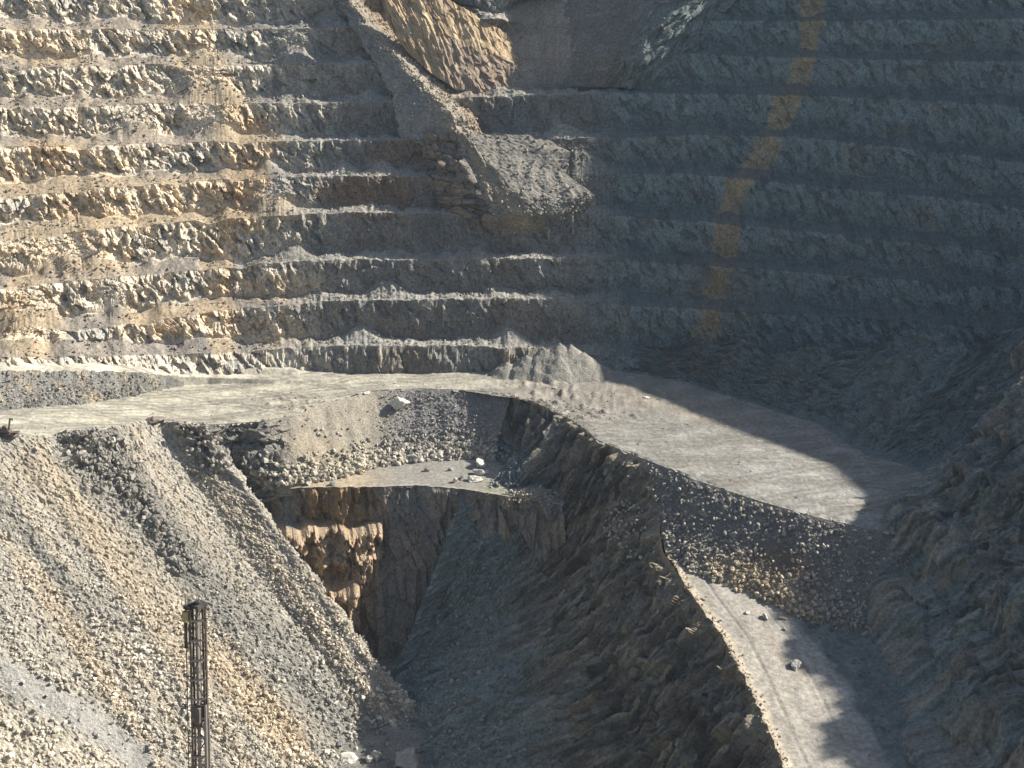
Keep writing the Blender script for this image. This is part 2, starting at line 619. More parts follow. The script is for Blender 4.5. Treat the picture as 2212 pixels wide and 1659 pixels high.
# ---- rock colours
cn = fbm(q / 7, Z / 14, 0 * q + 9.9, 4)
cn2 = fbm(q / 1.6, Z / 5, 0 * q + 3.9, 3)
cn3 = fbm(SL / 28, Z / 30, 0 * q + 6.1, 3)
C = np.zeros(G.shape) + SLATE
C = mixc(C, GREY * 1.05, smooth(cn, -.1, .35) * .8)
lm = leftM * np.clip(smooth(cn * .8 + .35 * fc2 + 1.1 * (id2 - .5), -.3, .25) * .75 + .5 * smooth(id3, .55, .8), 0, 1)
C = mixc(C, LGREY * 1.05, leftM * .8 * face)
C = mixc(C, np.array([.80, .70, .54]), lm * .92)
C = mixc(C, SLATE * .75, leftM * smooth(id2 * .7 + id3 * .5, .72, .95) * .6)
tan_m = np.clip(ell(Uw, Vw, 200, 330, 300, 420, 0, .8) * .38 + ell(Uw, Vw, 560, 300, 60, 60, 0) * .8 + ell(Uw, Vw, 560, 470, 110, 40, 0) * .8 + ell(Uw, Vw, 600, 620, 120, 35, 0) * .8 + ell(Uw, Vw, 590, 720, 110, 30, 0) * .7 + ell(Uw, Vw, 100, 370, 190, 70, 0) + ell(Uw, Vw, 330, 440, 260, 55, -5) + ell(Uw, Vw, 130, 545, 170, 60, 8)
                + ell(Uw, Vw, 90, 100, 120, 45, 10) + ell(Uw, Vw, 60, 690, 75, 110, 0)
                + band(Uw, Vw, [(385, -40), (420, 90), (450, 190), (510, 300), (530, 390)], 62)
                + band(Uw, Vw, [(470, 420), (468, 640), (480, 740)], 38) + ell(Uw, Vw, 380, 690, 140, 40, -8), 0, 1)
C = mixc(C, np.array([.68, .54, .365]), tan_m * (.3 + .6 * smooth(cn2 + id2 - .5, -.4, .3)))
C = mixc(C, OCHRE * 1.2, tan_m * smooth(cn3, .0, .4) * .5)
C = mixc(C, BROWN * 1.05, smooth(cn3, -.15, .35) * .6 * (1 - rightM) * (1 - leftM))
C = mixc(C, RUST * .9, ell(Uw, Vw, 800, 420, 130, 55, 0) * .6 + ell(Uw, Vw, 880, 330, 90, 30, 0) * .45)
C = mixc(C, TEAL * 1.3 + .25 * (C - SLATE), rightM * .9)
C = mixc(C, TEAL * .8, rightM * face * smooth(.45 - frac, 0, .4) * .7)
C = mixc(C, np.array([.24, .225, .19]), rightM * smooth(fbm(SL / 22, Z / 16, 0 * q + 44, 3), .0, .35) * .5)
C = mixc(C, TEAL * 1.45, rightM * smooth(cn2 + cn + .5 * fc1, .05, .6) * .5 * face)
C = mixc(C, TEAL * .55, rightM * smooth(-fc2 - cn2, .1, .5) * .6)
bstep = np.floor((PAR + 1) / 3).astype(int)
boff = np.random.default_rng(5).normal(size=20)[np.clip(bstep, 0, 19)] * 3
rust_line = band(U + boff + .8 * (Uw - U), Vv, [(1765, -60), (1755, 60), (1725, 170), (1695, 225), (1650, 340), (1590, 400), (1570, 520), (1545, 640), (1515, 740)], 27, .35)
rust_line = rust_line * (.8 + .2 * face) * (.6 + .4 * smooth(cn2 + fc2 * .5, -.4, .2))
C = mixc(C, np.array([.385, .295, .175]), rust_line * .92)
C = mixc(C, np.array([.22, .175, .13]), ell(Uw, Vw, 1560, 620, 90, 130, 0) * .4)
C = mixc(C, OCHRE * .8, ell(Uw, Vw, 1330, 60, 60, 70, 0) * .2)
# berms carry crushed dust
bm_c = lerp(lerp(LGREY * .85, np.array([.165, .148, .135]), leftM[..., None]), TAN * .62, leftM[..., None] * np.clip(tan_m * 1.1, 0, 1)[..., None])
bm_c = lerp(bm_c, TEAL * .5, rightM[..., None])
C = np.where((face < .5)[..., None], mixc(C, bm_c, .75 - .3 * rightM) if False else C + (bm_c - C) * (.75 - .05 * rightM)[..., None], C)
C = mixc(C, MOSS, (strip != 0) * smooth(fbm(SL / 9, PAR * .4, 0 * q + 1, 2), .1, .45) * .35 * smooth(U, 520, 600) * (1 - rightM))
C = mixc(C, PALE * .85, np.clip(streak * (1 - rightM) * (1 - deb), 0, 1) * .7)
C = mixc(C, BROWN * 1.2, m_br * .7)
C = mixc(C, np.array([.26, .19, .13]), np.clip(m_och * 1.4, 0, 1) * .7)
C = mixc(C, np.array([.215, .2, .17]), np.clip(m_d1 + m_d2 + m_d3, 0, 1) * .9)
C = mixc(C, TAN, band(Uw, Vw, [(770, 0), (880, 110), (1000, 250)], 24) * .55 + band(Uw, Vw, [(1000, 300), (1060, 400), (1080, 470)], 26) * .5)
C *= (1 + .30 * fbm(SL / 1.1, Z / 1.1, 0 * q + 12, 2))[..., None]
# tint sheet ends out of sight keep the same rock
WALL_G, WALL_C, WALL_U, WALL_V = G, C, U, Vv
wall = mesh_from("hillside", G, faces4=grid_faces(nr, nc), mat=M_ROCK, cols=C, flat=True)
tag(wall, "terraced rock pit wall cut into many level benches, sunlit left, shaded right", "terrain", kind="structure")

# ================================================================== PIT FLOOR AND HAUL ROAD
uf = np.concatenate([np.arange(-500, -40, 12.0), np.arange(-40, 2060, 2.6)])
front_pts = [(-500, 985), (0, 945), (80, 942), (150, 935), (240, 925), (330, 906), (380, 912), (440, 918), (500, 914), (570, 910), (640, 895), (700, 872), (800, 846), (900, 838),
             (1000, 842), (1060, 846), (1100, 852), (1150, 868), (1200, 890), (1245, 915), (1290, 950), (1350, 975), (1420, 1002), (1500, 1036), (1640, 1082), (1760, 1116), (1870, 1141), (1960, 1160), (2080, 1186)]
fr_v = poly(uf, front_pts)
ZF = [(-500, 15), (0, 7.5), (150, 4.8), (330, 1.6), (450, 0), (2000, 0)]
rowF = at_z(uf, fr_v, poly(uf, ZF))
jit = fbm(uf / 14, uf * 0, uf * 0 + 5, 3) * 1.6
edge_z = -.3 + np.clip(fbm(uf / 30, uf * 0 + 3, uf * 0, 2), 0, 1) * .8
va = poly(uf, [(-500, 930), (0, 887), (200, 868), (300, 850), (350, 838), (400, 829), (560, 828), (900, 828), (1960, 990), (2080, 1050)])
za = poly(uf, [(-500, 14), (0, 7.2), (200, 3.8), (350, 1.2), (450, .3), (560, .2), (900, 0), (2080, 0)])
vmid = poly(uf, [(-500, 840), (0, 806), (200, 806), (360, 810), (450, 815), (560, 820), (760, 822), (900, 824), (1960, 985), (2080, 1045)])
zmid = poly(uf, [(-500, 20), (0, 14.6), (200, 10.8), (300, 8), (360, 5.0), (450, 2.4), (560, 1.2), (760, .3), (900, 0), (2080, 0)])
vb = poly(uf, [(-500, 800), (0, 785), (200, 786), (360, 787), (560, 793), (760, 799), (900, 804), (1300, 800), (1475, 822), (1775, 905), (1960, 985), (2080, 1045)])
zb = poly(uf, [(-500, 22), (0, 15.5), (200, 11.5), (360, 7.0), (450, 4.5), (560, 2.5), (760, .5), (900, 0), (2080, 0)])
rowA, rowM, rowB = at_z(uf, va, za), at_z(uf, vmid, zmid), at_z(uf, vb, zb)
for lo_, hi_ in ((rowM, rowB), (rowA, rowM)):
    bad = np.clip(lo_[:, 1] - (hi_[:, 1] - 1.0), 0, None)
    lo_[:, 1] -= bad
rowB2 = rowB.copy()
rowB2[:, :2] *= 1.07
rowB2[:, 2] += 1.2
Gf, pf = dense_rows([rowF, rowA, rowM, rowB, rowB2], [140, 12, 14, 8])
jit = jit + 1.5 * facets(uf / 16, 0 * uf, 17) + .9 * facets(uf / 6, 0 * uf, 18)
nearf = (1 - smooth(pf, 0, .06))[:, None]
Gf[..., 1] += nearf * jit[None]
Gf[..., 2] += nearf * edge_z[None]
Uf, Vf = proj(Gf)
X, Yy = Gf[..., 0], Gf[..., 1]
Gf[..., 2] += .35 * fbm(X / 9, Yy / 9, 0 * X, 3) + .22 * fbm(X / 2.2, Yy / 2.2, 0 * X + 3, 3)
# small tipped loads and hollows near the back of the floor, wheel tracks elsewhere
dump = ell(Uf, Vf, 1240, 855, 190, 48, 8, .6) + .8 * ell(Uf, Vf, 1240, 925, 60, 24, 30, .6) + .5 * ell(Uf, Vf, 640, 870, 90, 25, 0, .6)
cells = noise3(X / 3.0, Yy / 3.4, 0 * X + 6)
Gf[..., 2] += dump * np.clip(cells - .12, 0, 1) * 2.3
Gf[..., 2] -= dump * np.clip(-cells - .35, 0, 1) * 1.0
Gf[..., 2] += .5 * ell(Uf, Vf, 590, 803, 70, 7, 0, .6) * 3
trk = noise3(X / 40 + Yy / 26, Yy / 2.2 - X / 14, 0 * X)
Cf = np.zeros(Gf.shape) + DUST * .98
lit = 1 - smooth(Uf, 560, 1150)  # beige road surface on the left, giving way to the greyer floor
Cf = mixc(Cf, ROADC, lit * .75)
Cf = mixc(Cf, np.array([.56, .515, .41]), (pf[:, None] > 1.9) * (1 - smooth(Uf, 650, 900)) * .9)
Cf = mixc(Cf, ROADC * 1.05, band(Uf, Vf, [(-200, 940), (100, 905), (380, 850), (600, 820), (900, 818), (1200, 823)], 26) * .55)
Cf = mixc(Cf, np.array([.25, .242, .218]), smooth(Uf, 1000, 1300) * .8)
Cf = mixc(Cf, TAN * .85, ell(Uf, Vf, 1480, 880, 200, 25, 15) * .3)
Cf = mixc(Cf, np.array([.34, .328, .30]), ell(Uf, Vf, 1740, 1050, 200, 60, 22) * .5)
Cf = mixc(Cf, np.array([.22, .205, .18]), smooth(trk, .05, .4) * .3)
trk2 = noise3(X / 60 - Yy / 30, Yy / 1.3 + X / 22, 0 * X + 4)
Cf = mixc(Cf, np.array([.24, .225, .2]), smooth(trk2, .15, .45) * .3)
Cf = mixc(Cf, np.array([.5, .465, .39]), smooth(-trk2, .2, .5) * .25 * (1 - smooth(Uf, 900, 1300)))
Cf = mixc(Cf, np.array([.24, .235, .22]), smooth(fbm(X / 18, Yy / 10, 0 * X + 21, 3), .05, .4) * .35)
Cf = mixc(Cf, BROWN * 1.3, dump * .35)
pat = fbm(X / 6, Yy / 6, 0 * X + 31, 4)
Cf *= (1 + .45 * pat)[..., None]
for q_, a_, w_ in ((0, .35, .055), (1, -.22, .05), (2, .62, .05), (3, .12, .045)):
    tr = np.abs(((Yy - 380 - q_ * 9) - a_ * X + 7 * np.sin(X / 37 + q_ * 2)) % 31 - 15.5)
    for off_ in (0, 2.2):
        Cf = mixc(Cf, np.array([.2, .185, .155]), np.exp(-((tr - 6 - off_ * 1.4) / .85) ** 2) * (.45 + .5 * smooth(noise3(X / 13, Yy / 13, 0 * X + q_), -.1, .3)) * .8)
Cf = mixc(Cf, np.array([.46, .43, .36]), np.repeat((1 - smooth(pf, .0, .03))[:, None], len(uf), 1) * .5)
Cf *= (1 + .16 * fbm(X / 14, Yy / 5, 0 * X + 1, 3))[..., None]
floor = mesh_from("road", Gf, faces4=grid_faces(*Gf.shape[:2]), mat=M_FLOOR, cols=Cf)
P, Cc, r = pick(Gf, Cf, (dump + .25 * nearf + .03) * (Uf > -20), 1300, 15)
scatter("floor_stones", "scattered small stones lying on the pit floor and road", P, sizes(r, len(P), .25, 1.0, 4), lerp(Cc, PALE * .8, .3) * r.uniform(.6, 1.25, (len(P), 1)), 16)
tag(floor, "pale dusty haul road widening into the flat grey pit floor", "road", kind="structure")

# ================================================================== TALUS in the shaded right corner
tu = np.array([1290, 1400, 1475, 1600, 1700, 1775, 1858, 1968, 2040])
tv = np.array([797, 815, 828, 868, 900, 922, 985, 1012, 1060])
tl = np.array([6, 12, 16, 18, 21, 27, 37, 50, 62.])
toe = at_z(tu, tv, -.4)
dirs = np.array([[.30, .95], [.45, .9], [.6, .8], [.72, .69], [.8, .6], [.85, .53], [.9, .44], [.93, .37], [.95, .3]])
top = toe.copy()
top[:, :2] += dirs * tl[:, None]
top[:, 2] = tl * .74
rows, s = spline_cols([toe, top], 330, 14)
cone = 1 + .42 * fbm(s / 15, 0 * s + 1.5, 0 * s, 2) 
rows[1] = rows[0] + (rows[1] - rows[0]) * cone[:, None]
rows.insert(1, lerp(rows[0], rows[1], .5) - np.array([0, 0, .6]))
Gt, pt = dense_rows(rows, [70, 70])
ss = np.repeat(s[None], len(Gt), 0)
pp = np.repeat(pt[:, None], len(s), 1)
nt_ = normals(Gt)
nt_ *= np.sign(nt_[..., 2:3])
Gt += nt_ * (2.6 * fbm(ss / 11, pp * .5, 0 * ss, 3) + 1.0 * fbm(ss / 3.5, pp * .9, 0 * ss + 2, 3) + 1.5 * facets(ss / 5 + .1 * noise3(ss / 3, pp * 5, 0 * ss), pp * 6, 45) + .9 * facets(ss / 2, pp * 13, 46) + .35 * fbm(ss / 1.2, pp * 30, 0 * ss, 2))[..., None] * np.clip(pp * 3, .1, 1)[..., None]
Ct = np.zeros(Gt.shape) + TEAL * 1.05
Ct = mixc(Ct, BROWN * .95, smooth(fbm(ss / 9, pp * .4, 0 * ss + 8, 3), 0, .4) * .35)
Ct = mixc(Ct, GREY * .85, smooth(noise3(ss / 3.2 + .4 * fbm(ss, pp * 4, 0 * ss, 2), pp * .8, 0 * ss + 5), .1, .5) * .4)
Ct = mixc(Ct, SLATE * .6, smooth(noise3(ss / 5, pp * .5, 0 * ss + 15), .05, .35) * .3)
tal = mesh_from("scree_slope", Gt, faces4=grid_faces(*Gt.shape[:2]), mat=M_SCREE, cols=Ct, flat=True)
tag(tal, "shaded streaky scree apron fanning down the right pit wall to the floor", "terrain", kind="structure")

# ================================================================== RIGHT SPUR (shaded nose of rock in the right foreground)
# each profile runs up from the foot along the slope; the shaded side is about as steep as the sunlight
def spur_profile(x, y, z, k0, sag):
    B = np.array([x, y, z], float)
    kr = (RIMZ - z) / S[2]
    foot = B + S * k0
    foot[2] = z - 1.0
    pts = [foot]
    for f, g in ((.15, .9), (.31, 1.15), (.62, .8)):
        p = B + S * (k0 + (kr - k0) * f)
        p[2] -= sag * g
        pts.append(p)
    rim = B + S * kr
    pts += [rim, rim + np.array([150, 30, .5])]
    return pts


prof = [spur_profile(*a) for a in [(86, 340, -1, 36, 14), (89.5, 318, -1, 32, 12), (93, 305.5, -1, 1, 1.0), (84, 292, -2, 3, 2), (71, 279, -11, 13, 3.5), (67, 274, -16, 14, 4.5), (63, 263, -17, 20, 5),
                                   (69, 254, -19, 15, 5), (71, 244, -20, 14, 5), (66, 233, -21, 18, 5), (67, 224.5, -22, 17, 5), (68, 190, -25, 17, 5), (82, 140, -28, 15, 6), (88, 95, -29, 15, 6)]]
rows = [[p[i] for p in prof] for i in range(6)]
rows, s = spline_cols(rows, 800, 6)
Gs, ps = dense_rows(rows, [100, 90, 70, 40, 6])
ss = np.repeat(s[None], len(Gs), 0)
Zs = Gs[..., 2].copy()
ns = normals(Gs)
ns *= np.sign(-ns[..., 0:1])
low = smooth(RIMZ - Zs, 0, 60)
Gs += ns * (low * (3.0 * fbm(ss / 16, Zs / 18, 0 * ss, 3) + 2.8 * facets((ss - .12 * Zs) / 9 + .1 * fbm(ss / 5, Zs / 8, 0 * ss, 2), Zs / 7.5, 71, .1) + 2.3 * facets((ss - .12 * Zs) / 3.8, Zs / 3.6, 72, .1) + 1.1 * facets((ss - .1 * Zs) / 1.7, Zs / 1.5, 73, .15) - .8) * np.clip(np.repeat(ps[:, None], len(s), 1) * 1.4, .15, 1))[..., None]
# two level ledges near the crest of the nose
Us, Vs = proj(Gs)
stepz = np.sin(Zs / 12.5 * 2 * math.pi + 1.2 * fbm(ss / 20, Zs * 0, ss * 0, 2))
Gs += ns * (low * 2.2 * stepz * (.6 + fbm(ss / 12, Zs / 30, ss * 0 + 3, 2)))[..., None]
Gs[..., 2] = np.where(low > 0, Gs[..., 2], Gs[..., 2])
Cs = np.zeros(Gs.shape) + TEAL * 1.0
qs = ss - .12 * Zs
c1 = fbm(qs / 7, Zs / 22, 0 * ss + 3, 3)
Cs = mixc(Cs, BROWN * 1.2, smooth(c1, -.25, .25) * .75)
Cs = mixc(Cs, MOSS * .85, smooth(fbm(qs / 4, Zs / 16, 0 * ss + 7, 3), .05, .4) * .4)
Cs = mixc(Cs, GREY * .9, smooth(fbm(qs / 1.6, Zs / 7, 0 * ss + 1, 3), .1, .45) * .55)
fl2 = noise3(qs / 1.9 + .3 * fbm(ss / 3, Zs / 6, 0 * ss, 2), Zs / 10, 0 * ss + 31)
Cs = mixc(Cs, np.array([.36, .35, .29]), smooth(fl2, .1, .5) * .5)
Cs = mixc(Cs, np.array([.10, .105, .10]), smooth(-fl2, .12, .5) * .6)
Cs = mixc(Cs, np.array([.12, .125, .12]), smooth(fbm(qs / 13, Zs / 12, 0 * ss + 41, 3), .02, .35) * .5)
spur = mesh_from("rock_spur", Gs, faces4=grid_faces(*Gs.shape[:2]), mat=M_ROCK, cols=Cs, flat=True)
tag(spur, "dark shaded rock spur rising beside the ramp at the right edge", "terrain", kind="structure")

# ================================================================== LEFT SCREE SLOPE (sunlit, falling to the right)
fall = np.array([.763, -.646])
cu = np.array([-420, -250, -100, 0, 80, 150, 240, 330, 380, 430.])
cvv = poly(cu, front_pts)
cr = at_z(cu, cvv, poly(cu, ZF) + .1)
L1, L2 = 66., 110.


def down(P, L, sl, turn=0.0):
    a = turn
    d = np.array([fall[0] * math.cos(a) - fall[1] * math.sin(a), fall[0] * math.sin(a) + fall[1] * math.cos(a)])
    Q = np.array(P, float).copy()
    Q[..., :2] += d * L
    Q[..., 2] -= L * sl
    return Q


r_a = cr
r_b = down(cr, 6, .85)
r_c = down(r_b, L1 - 6, .735)
r_d = down(r_c, L2, .70)
sh1 = np.array([1.6, 1.0, -1.5])
sh2 = np.array([4, 2.5, -8.])
sh3 = np.array([7, 5, -22.])
rows = []
for i, r in enumerate((r_a, r_b, r_c, r_d)):
    k = [.25, .7, 1, 1][i]
    rows.append(np.vstack([r, r[-1] + sh1 * k, r[-1] + sh2 * k, r[-1] + sh3 * k]))
rows, s = spline_cols(rows, 560, 5)
Gl, pl_ = dense_rows(rows, [12, 170, 240])
ss = np.repeat(s[None], len(Gl), 0)
pp = np.repeat(pl_[:, None], len(s), 1)
X, Yy, Zl = [Gl[..., k].copy() for k in range(3)]
nl = normals(Gl)
nl *= np.sign(nl[..., 2:3])
Ul, Vl = proj(Gl)
flow = fbm(ss / 7, pp * .8, 0 * ss, 3)
wo = fbm(X / 5, Yy / 5, Zl / 5, 3) * 55
outc = np.clip(.8 * ell(Ul + wo, Vl - wo, 235, 1000, 70, 105, -35, .9) + .9 * ell(Ul + wo, Vl, 440, 960, 50, 75, -25, .8) + .8 * band(Ul + wo, Vl + wo, [(150, 950), (240, 1030), (330, 1130), (400, 1230)], 32, .9), 0, 1)
dist = np.interp(pp, [0, 1, 2, 3], [0, 7.9, 82, 216])
sb0 = 1 - .85 * band(Ul, Vl, [(-60, 1420), (90, 1500), (200, 1560), (300, 1640)], 40, .6)
Gl += nl * (sb0 * .42 * facets(ss / 1.0, dist / 1.0, 35) + sb0 * .3 * facets(ss / 2.3, dist / 2.6, 36) + 1.5 * fbm(ss / 13, pp * .6, 0 * ss + 2, 2) + .7 * flow + .12 * noise3(ss / 2.6, pp * 1.3, 0 * ss + 9) + .30 * fbm(X / 1.1, Yy / 1.1, Zl / 1.1, 2)
            + outc * (2.4 * facets(ss / 4.5, pp * 14, 31) + 1.2 * facets(ss / 1.9, pp * 30, 32) + .8))[..., None]
edl = smooth(ss, s[-1] - 26, s[-1] - 8)
Gl += nl * (edl * (1.5 * facets(ss / 5, pp * 12, 33) + .9 * facets(ss / 2.2, pp * 26, 34) + 1.6 * fbm(X / 9, Yy / 9, Zl / 9, 2)))[..., None]
Ul, Vl = proj(Gl)
st = fbm(ss / 6, pp * .35, 0 * ss + 11, 3)
Cl = np.zeros(Gl.shape) + np.array([.38, .352, .295])
Cl = mixc(Cl, TAN * 1.02, smooth(st, -.05, .25) * .3)
Cl = mixc(Cl, GREY * .9, band(Ul, Vl, [(200, 960), (330, 1130), (480, 1300), (640, 1450), (760, 1600)], 70, .8) * .9)
Cl = mixc(Cl, np.array([.235, .22, .19]), outc * .8)
Cl = mixc(Cl, TAN * 1.05, band(Ul, Vl, [(60, 1000), (260, 1200), (420, 1400), (620, 1600)], 55, .8) * .4)
Cl = mixc(Cl, OCHRE * 1.1, band(Ul, Vl, [(60, 1230), (150, 1350), (260, 1500)], 45, .8) * .1 + band(Ul, Vl, [(480, 1420), (640, 1600)], 50, .8) * .1)
Cl = mixc(Cl, GREY * .95, band(Ul, Vl, [(-40, 1080), (110, 1220), (250, 1350)], 22, .8) * .7)
smooth_band = band(Ul, Vl, [(-60, 1420), (90, 1500), (200, 1560), (300, 1640)], 40, .6)
Cl = mixc(Cl, np.array([.33, .32, .29]), smooth_band * .9)
pale_low = ell(Ul, Vl, 60, 1640, 330, 100, 15, .6)
Cl = mixc(Cl, PALE * .95, pale_low * .7 * (1 - smooth_band))
Cl *= (1 + .28 * fbm(X / .9, Yy / .9, Zl / .9, 2))[..., None]
scr = mesh_from("scree_slope", Gl, faces4=grid_faces(*Gl.shape[:2]), mat=M_SCREE, cols=Cl, flat=True)
tag(scr, "sunlit stony scree slope dropping from the road into the lower pit", "terrain", kind="structure")
vis = (Ul > -40) & (Vl < 1720)
wt = vis * (1 - .92 * smooth_band) * (.35 + smooth(st, -.3, .3) + .8 * smooth(Vl, 1000, 1500)) * (pp > .06) * (1 - .5 * outc)
clus = .25 + 1.6 * smooth(fbm(X / 6, Yy / 6, Zl / 6, 3) + .5 * flow, -.25, .35)
P, Cc, r = pick(Gl, Cl, wt * clus, 60000, 21)
sz = sizes(r, len(P), .22, 2.0, 8.0) * (.5 + .7 * smooth(proj(P)[1], 1000, 1650)) * (1 + .35 * noise3(P[:, 0] / 7, P[:, 1] / 7, P[:, 2] / 7))
cc = Cc * r.uniform(.7, 1.6, (len(P), 1)) * lerp(1.0, 1.3, r.random((len(P), 1)))
scatter("scree_stones", "loose pale stones covering the sunlit scree slope", P, sz, cc, 31)
P, Cc, r = pick(Gl, Cl, vis * outc, 1400, 22)
sz = sizes(r, len(P), .7, 3.0, 3.2)
scatter("broken_rock", "dark broken blocks below the edge of the haul road", P, sz, lerp(Cc, np.array([.34, .315, .28]), r.random((len(P), 1)) ** 2) * r.uniform(.8, 1.2, (len(P), 1)), 32)

# ================================================================== SLOPE from the road down to the middle bench
ZB = -17.0
cu2 = np.array([436, 470, 520, 570, 640, 700, 800, 900, 1000, 1060, 1104])
cr2 = at_z(cu2, poly(cu2, front_pts), .05)
tu2 = np.array([520, 545, 575, 610, 660, 735, 810, 900, 1000, 1040, 1062])
tv2 = np.array([1085, 1075, 1062, 1050, 1046, 1034, 1012, 1000, 992, 994, 1000])
tz2 = np.array([-24, -22, -19, -17, -17, -17, -17, -17, -17, -17, -17.])
to2 = at_z(tu2, tv2, tz2)
mid2 = lerp(cr2, to2, .5) + np.array([0, 0, .6])
md = np.array([3.2, 3.0, 2.5, 1.5, .5, 0, 0, 0, 0, 0, 0])
mid2[:, 2] += md * .4
rows, s = spline_cols([cr2, mid2, to2, to2 + np.array([.3, -.8, -3.])], 420, 6)
Gr, pr = dense_rows(rows, [45, 45, 6])
ss = np.repeat(s[None], len(Gr), 0)
pp = np.repeat(pr[:, None], len(s), 1)
nrm = normals(Gr)
nrm *= np.sign(nrm[..., 2:3])
Ur, Vr = proj(Gr)
rk = 1 - smooth(Ur, 570, 640)
dk = smooth(Ur, 800, 880)
X, Yy, Zr = [Gr[..., k].copy() for k in range(3)]
ed = np.clip(pp * 5, 0, 1)
Gr += nrm * (ed * (rk * (2.0 * facets(ss / 5, pp * 3, 41, .3) + 1.0 * facets(ss / 2, pp * 7, 42, .3)) + .7 * fbm(ss / 5, pp, 0 * ss + 3, 2) + (.12 + .3 * dk) * fbm(X / 1.2, Yy / 1.2, Zr / 1.2, 2)))[..., None]
Ur, Vr = proj(Gr)
Cr = np.zeros(Gr.shape) + np.array([.30, .27, .215])
Cr = mixc(Cr, SLATE * 1.15, rk * .9)
Cr = mixc(Cr, np.array([.20, .195, .19]), dk * .85)
Cr = mixc(Cr, TAN, ell(Ur, Vr, 690, 980, 80, 45, 20) * .3)
Cr *= (1 + .25 * fbm(X / .9, Yy / .9, Zr / .9, 2))[..., None]
o = mesh_from("scree_slope", Gr, faces4=grid_faces(*Gr.shape[:2]), mat=M_SCREE, cols=Cr, flat=True)
tag(o, "rubble slope from the road edge down to the small middle bench", "terrain", kind="structure")
wt = (pp < 2.02) * (pp > .1) * (.05 + 1.5 * smooth(pp, 1.1, 2.0) + dk * 1.1) * (1 - rk * .7)
P, Cc, r = pick(Gr, Cr, wt, 5200, 41)
ppd = smooth(proj(P)[1], 900, 1000)
sz = sizes(r, len(P), .4, 2.0, 3.2) * (.65 + 1.0 * ppd)
cc = lerp(Cc, PALE * 1.05, (.2 + .75 * ppd * r.random(len(P)))[:, None]) * r.uniform(.7, 1.25, (len(P), 1))
scatter("rubble", "grey and pale rubble heaped above the middle bench", P, sz, cc, 42)

# ================================================================== MIDDLE BENCH and the LOWER PIT WALL
bu = np.array([520, 590, 640, 680, 720, 800, 900, 1000, 1060, 1110, 1165, 1215])
bf_v = np.array([1085, 1064, 1054, 1052, 1052, 1052, 1048, 1056, 1066, 1074, 1082, 1092])
bz = np.array([-23, -19.5, -17.4, -17, -17, -17, -17, -17, -17, -17, -17, -17.5])
rf = at_z(bu, bf_v, bz)
rb = rf.copy()
rb[:, 1] += np.array([3, 3, 4, 9, 15, 22, 28, 30, 30, 26, 22, 18.])
rb[:, 0] += np.array([-2, -2, -2, -2, -2, 0, 0, 0, 0, 2, 4, 6.])
rb[:, 2] += .3
rows, s = spline_cols([rf, rb], 300, 3)
Gb, pb = dense_rows(rows, [56])
X, Yy = Gb[..., 0], Gb[..., 1]
Gb[..., 1] += (1 - np.repeat(pb[:, None], len(s), 1)) * (fbm(X / 2.5, 0 * X, 0 * X + 2, 3) * 1.0)
Gb[..., 2] += .15 * fbm(X / 4, Yy / 4, 0 * X, 3)
Ub, Vb = proj(Gb)
Cb = np.zeros(Gb.shape) + np.array([.255, .24, .21])
Cb = mixc(Cb, TAN * .95, (1 - smooth(Ub, 740, 880)) * .8)
Cb = mixc(Cb, MOSS * 1.2, ell(Ub, Vb, 1070, 1058, 45, 18, 10) * .4)
Cb = mixc(Cb, LGREY * 1.1, np.repeat((1 - smooth(pb, 0, .06))[:, None], len(s), 1) * .6)
o = mesh_from("pit_bench", Gb, faces4=grid_faces(*Gb.shape[:2]), mat=M_FLOOR, cols=Cb)
tag(o, "small flat rock bench halfway down, with pale boulders on it", "terrain", kind="structure")
e1 = Gb[0][:, :].copy()
e1[:, 2] -= .12
bot = e1.copy()
bot[:, 1] -= 17
bot[:, 0] += 3
bot[:, 2] = -66
q1 = lerp(e1, bot, .45)
q1[:, 1] += 3
Gw, pw = dense_rows([e1, q1, bot], [60, 70])
ss = np.repeat(s[None], len(Gw), 0)
Zw = Gw[..., 2].copy()
pp = np.repeat(pw[:, None], len(s), 1)
Uw2, Vw2 = proj(Gw)
wbl = fbm(ss / 4, Zw / 6, 0 * ss + 16, 3)


def ledge(u0, u1, zt, depth):
    dz = zt + 2.5 * fbm(ss / 6, 0 * ss, 0 * ss + zt, 3) - Zw
    uw = Uw2 + 22 * wbl
    return smooth(uw, u0 - 10, u0 + 12) * (1 - smooth(uw, u1 - 12, u1 + 12)) * smooth(dz, 0, 1.6) * (1 - smooth(dz, depth * .5, depth * 1.3))


och = ledge(590, 822, -27.5, 17)
och2 = ledge(600, 772, -42.5, 15)
dsp = smooth(pp, 0, .06) * (2.0 * facets(ss / 6.5 + .1 * fbm(ss / 4, Zw / 4, 0 * ss, 2), Zw / 12, 51, .25) + 1.1 * facets(ss / 2.8, Zw / 4.5, 52, .25) + 1.2 * fbm(ss / 8, Zw / 9, 0 * ss + 3, 3) + .5 * fbm(ss / 1.3, Zw / 1.6, 0 * ss + 9, 2))
oc = np.clip(och + och2, 0, 1)
dsp += och * (7.0 + 2.5 * wbl) + och2 * 8.5 + oc * (3.4 * facets(ss / 4.2, Zw / 6, 53, .1) + 1.4 * facets(ss / 1.7, Zw / 2, 54, .3))
Gw[..., 1] -= dsp
Gw[..., 0] += .2 * dsp
Uw2, Vw2 = proj(Gw)
Cw = np.zeros(Gw.shape) + SLATE * .95
c1 = fbm(ss / 6, Zw / 16, 0 * ss + 1, 3)
Cw = mixc(Cw, BROWN * 1.2, smooth(c1, -.15, .3) * .7)
Cw = mixc(Cw, OCHRE * .62, (1 - smooth(Uw2, 770, 850)) * smooth(Uw2, 620, 680) * .8)
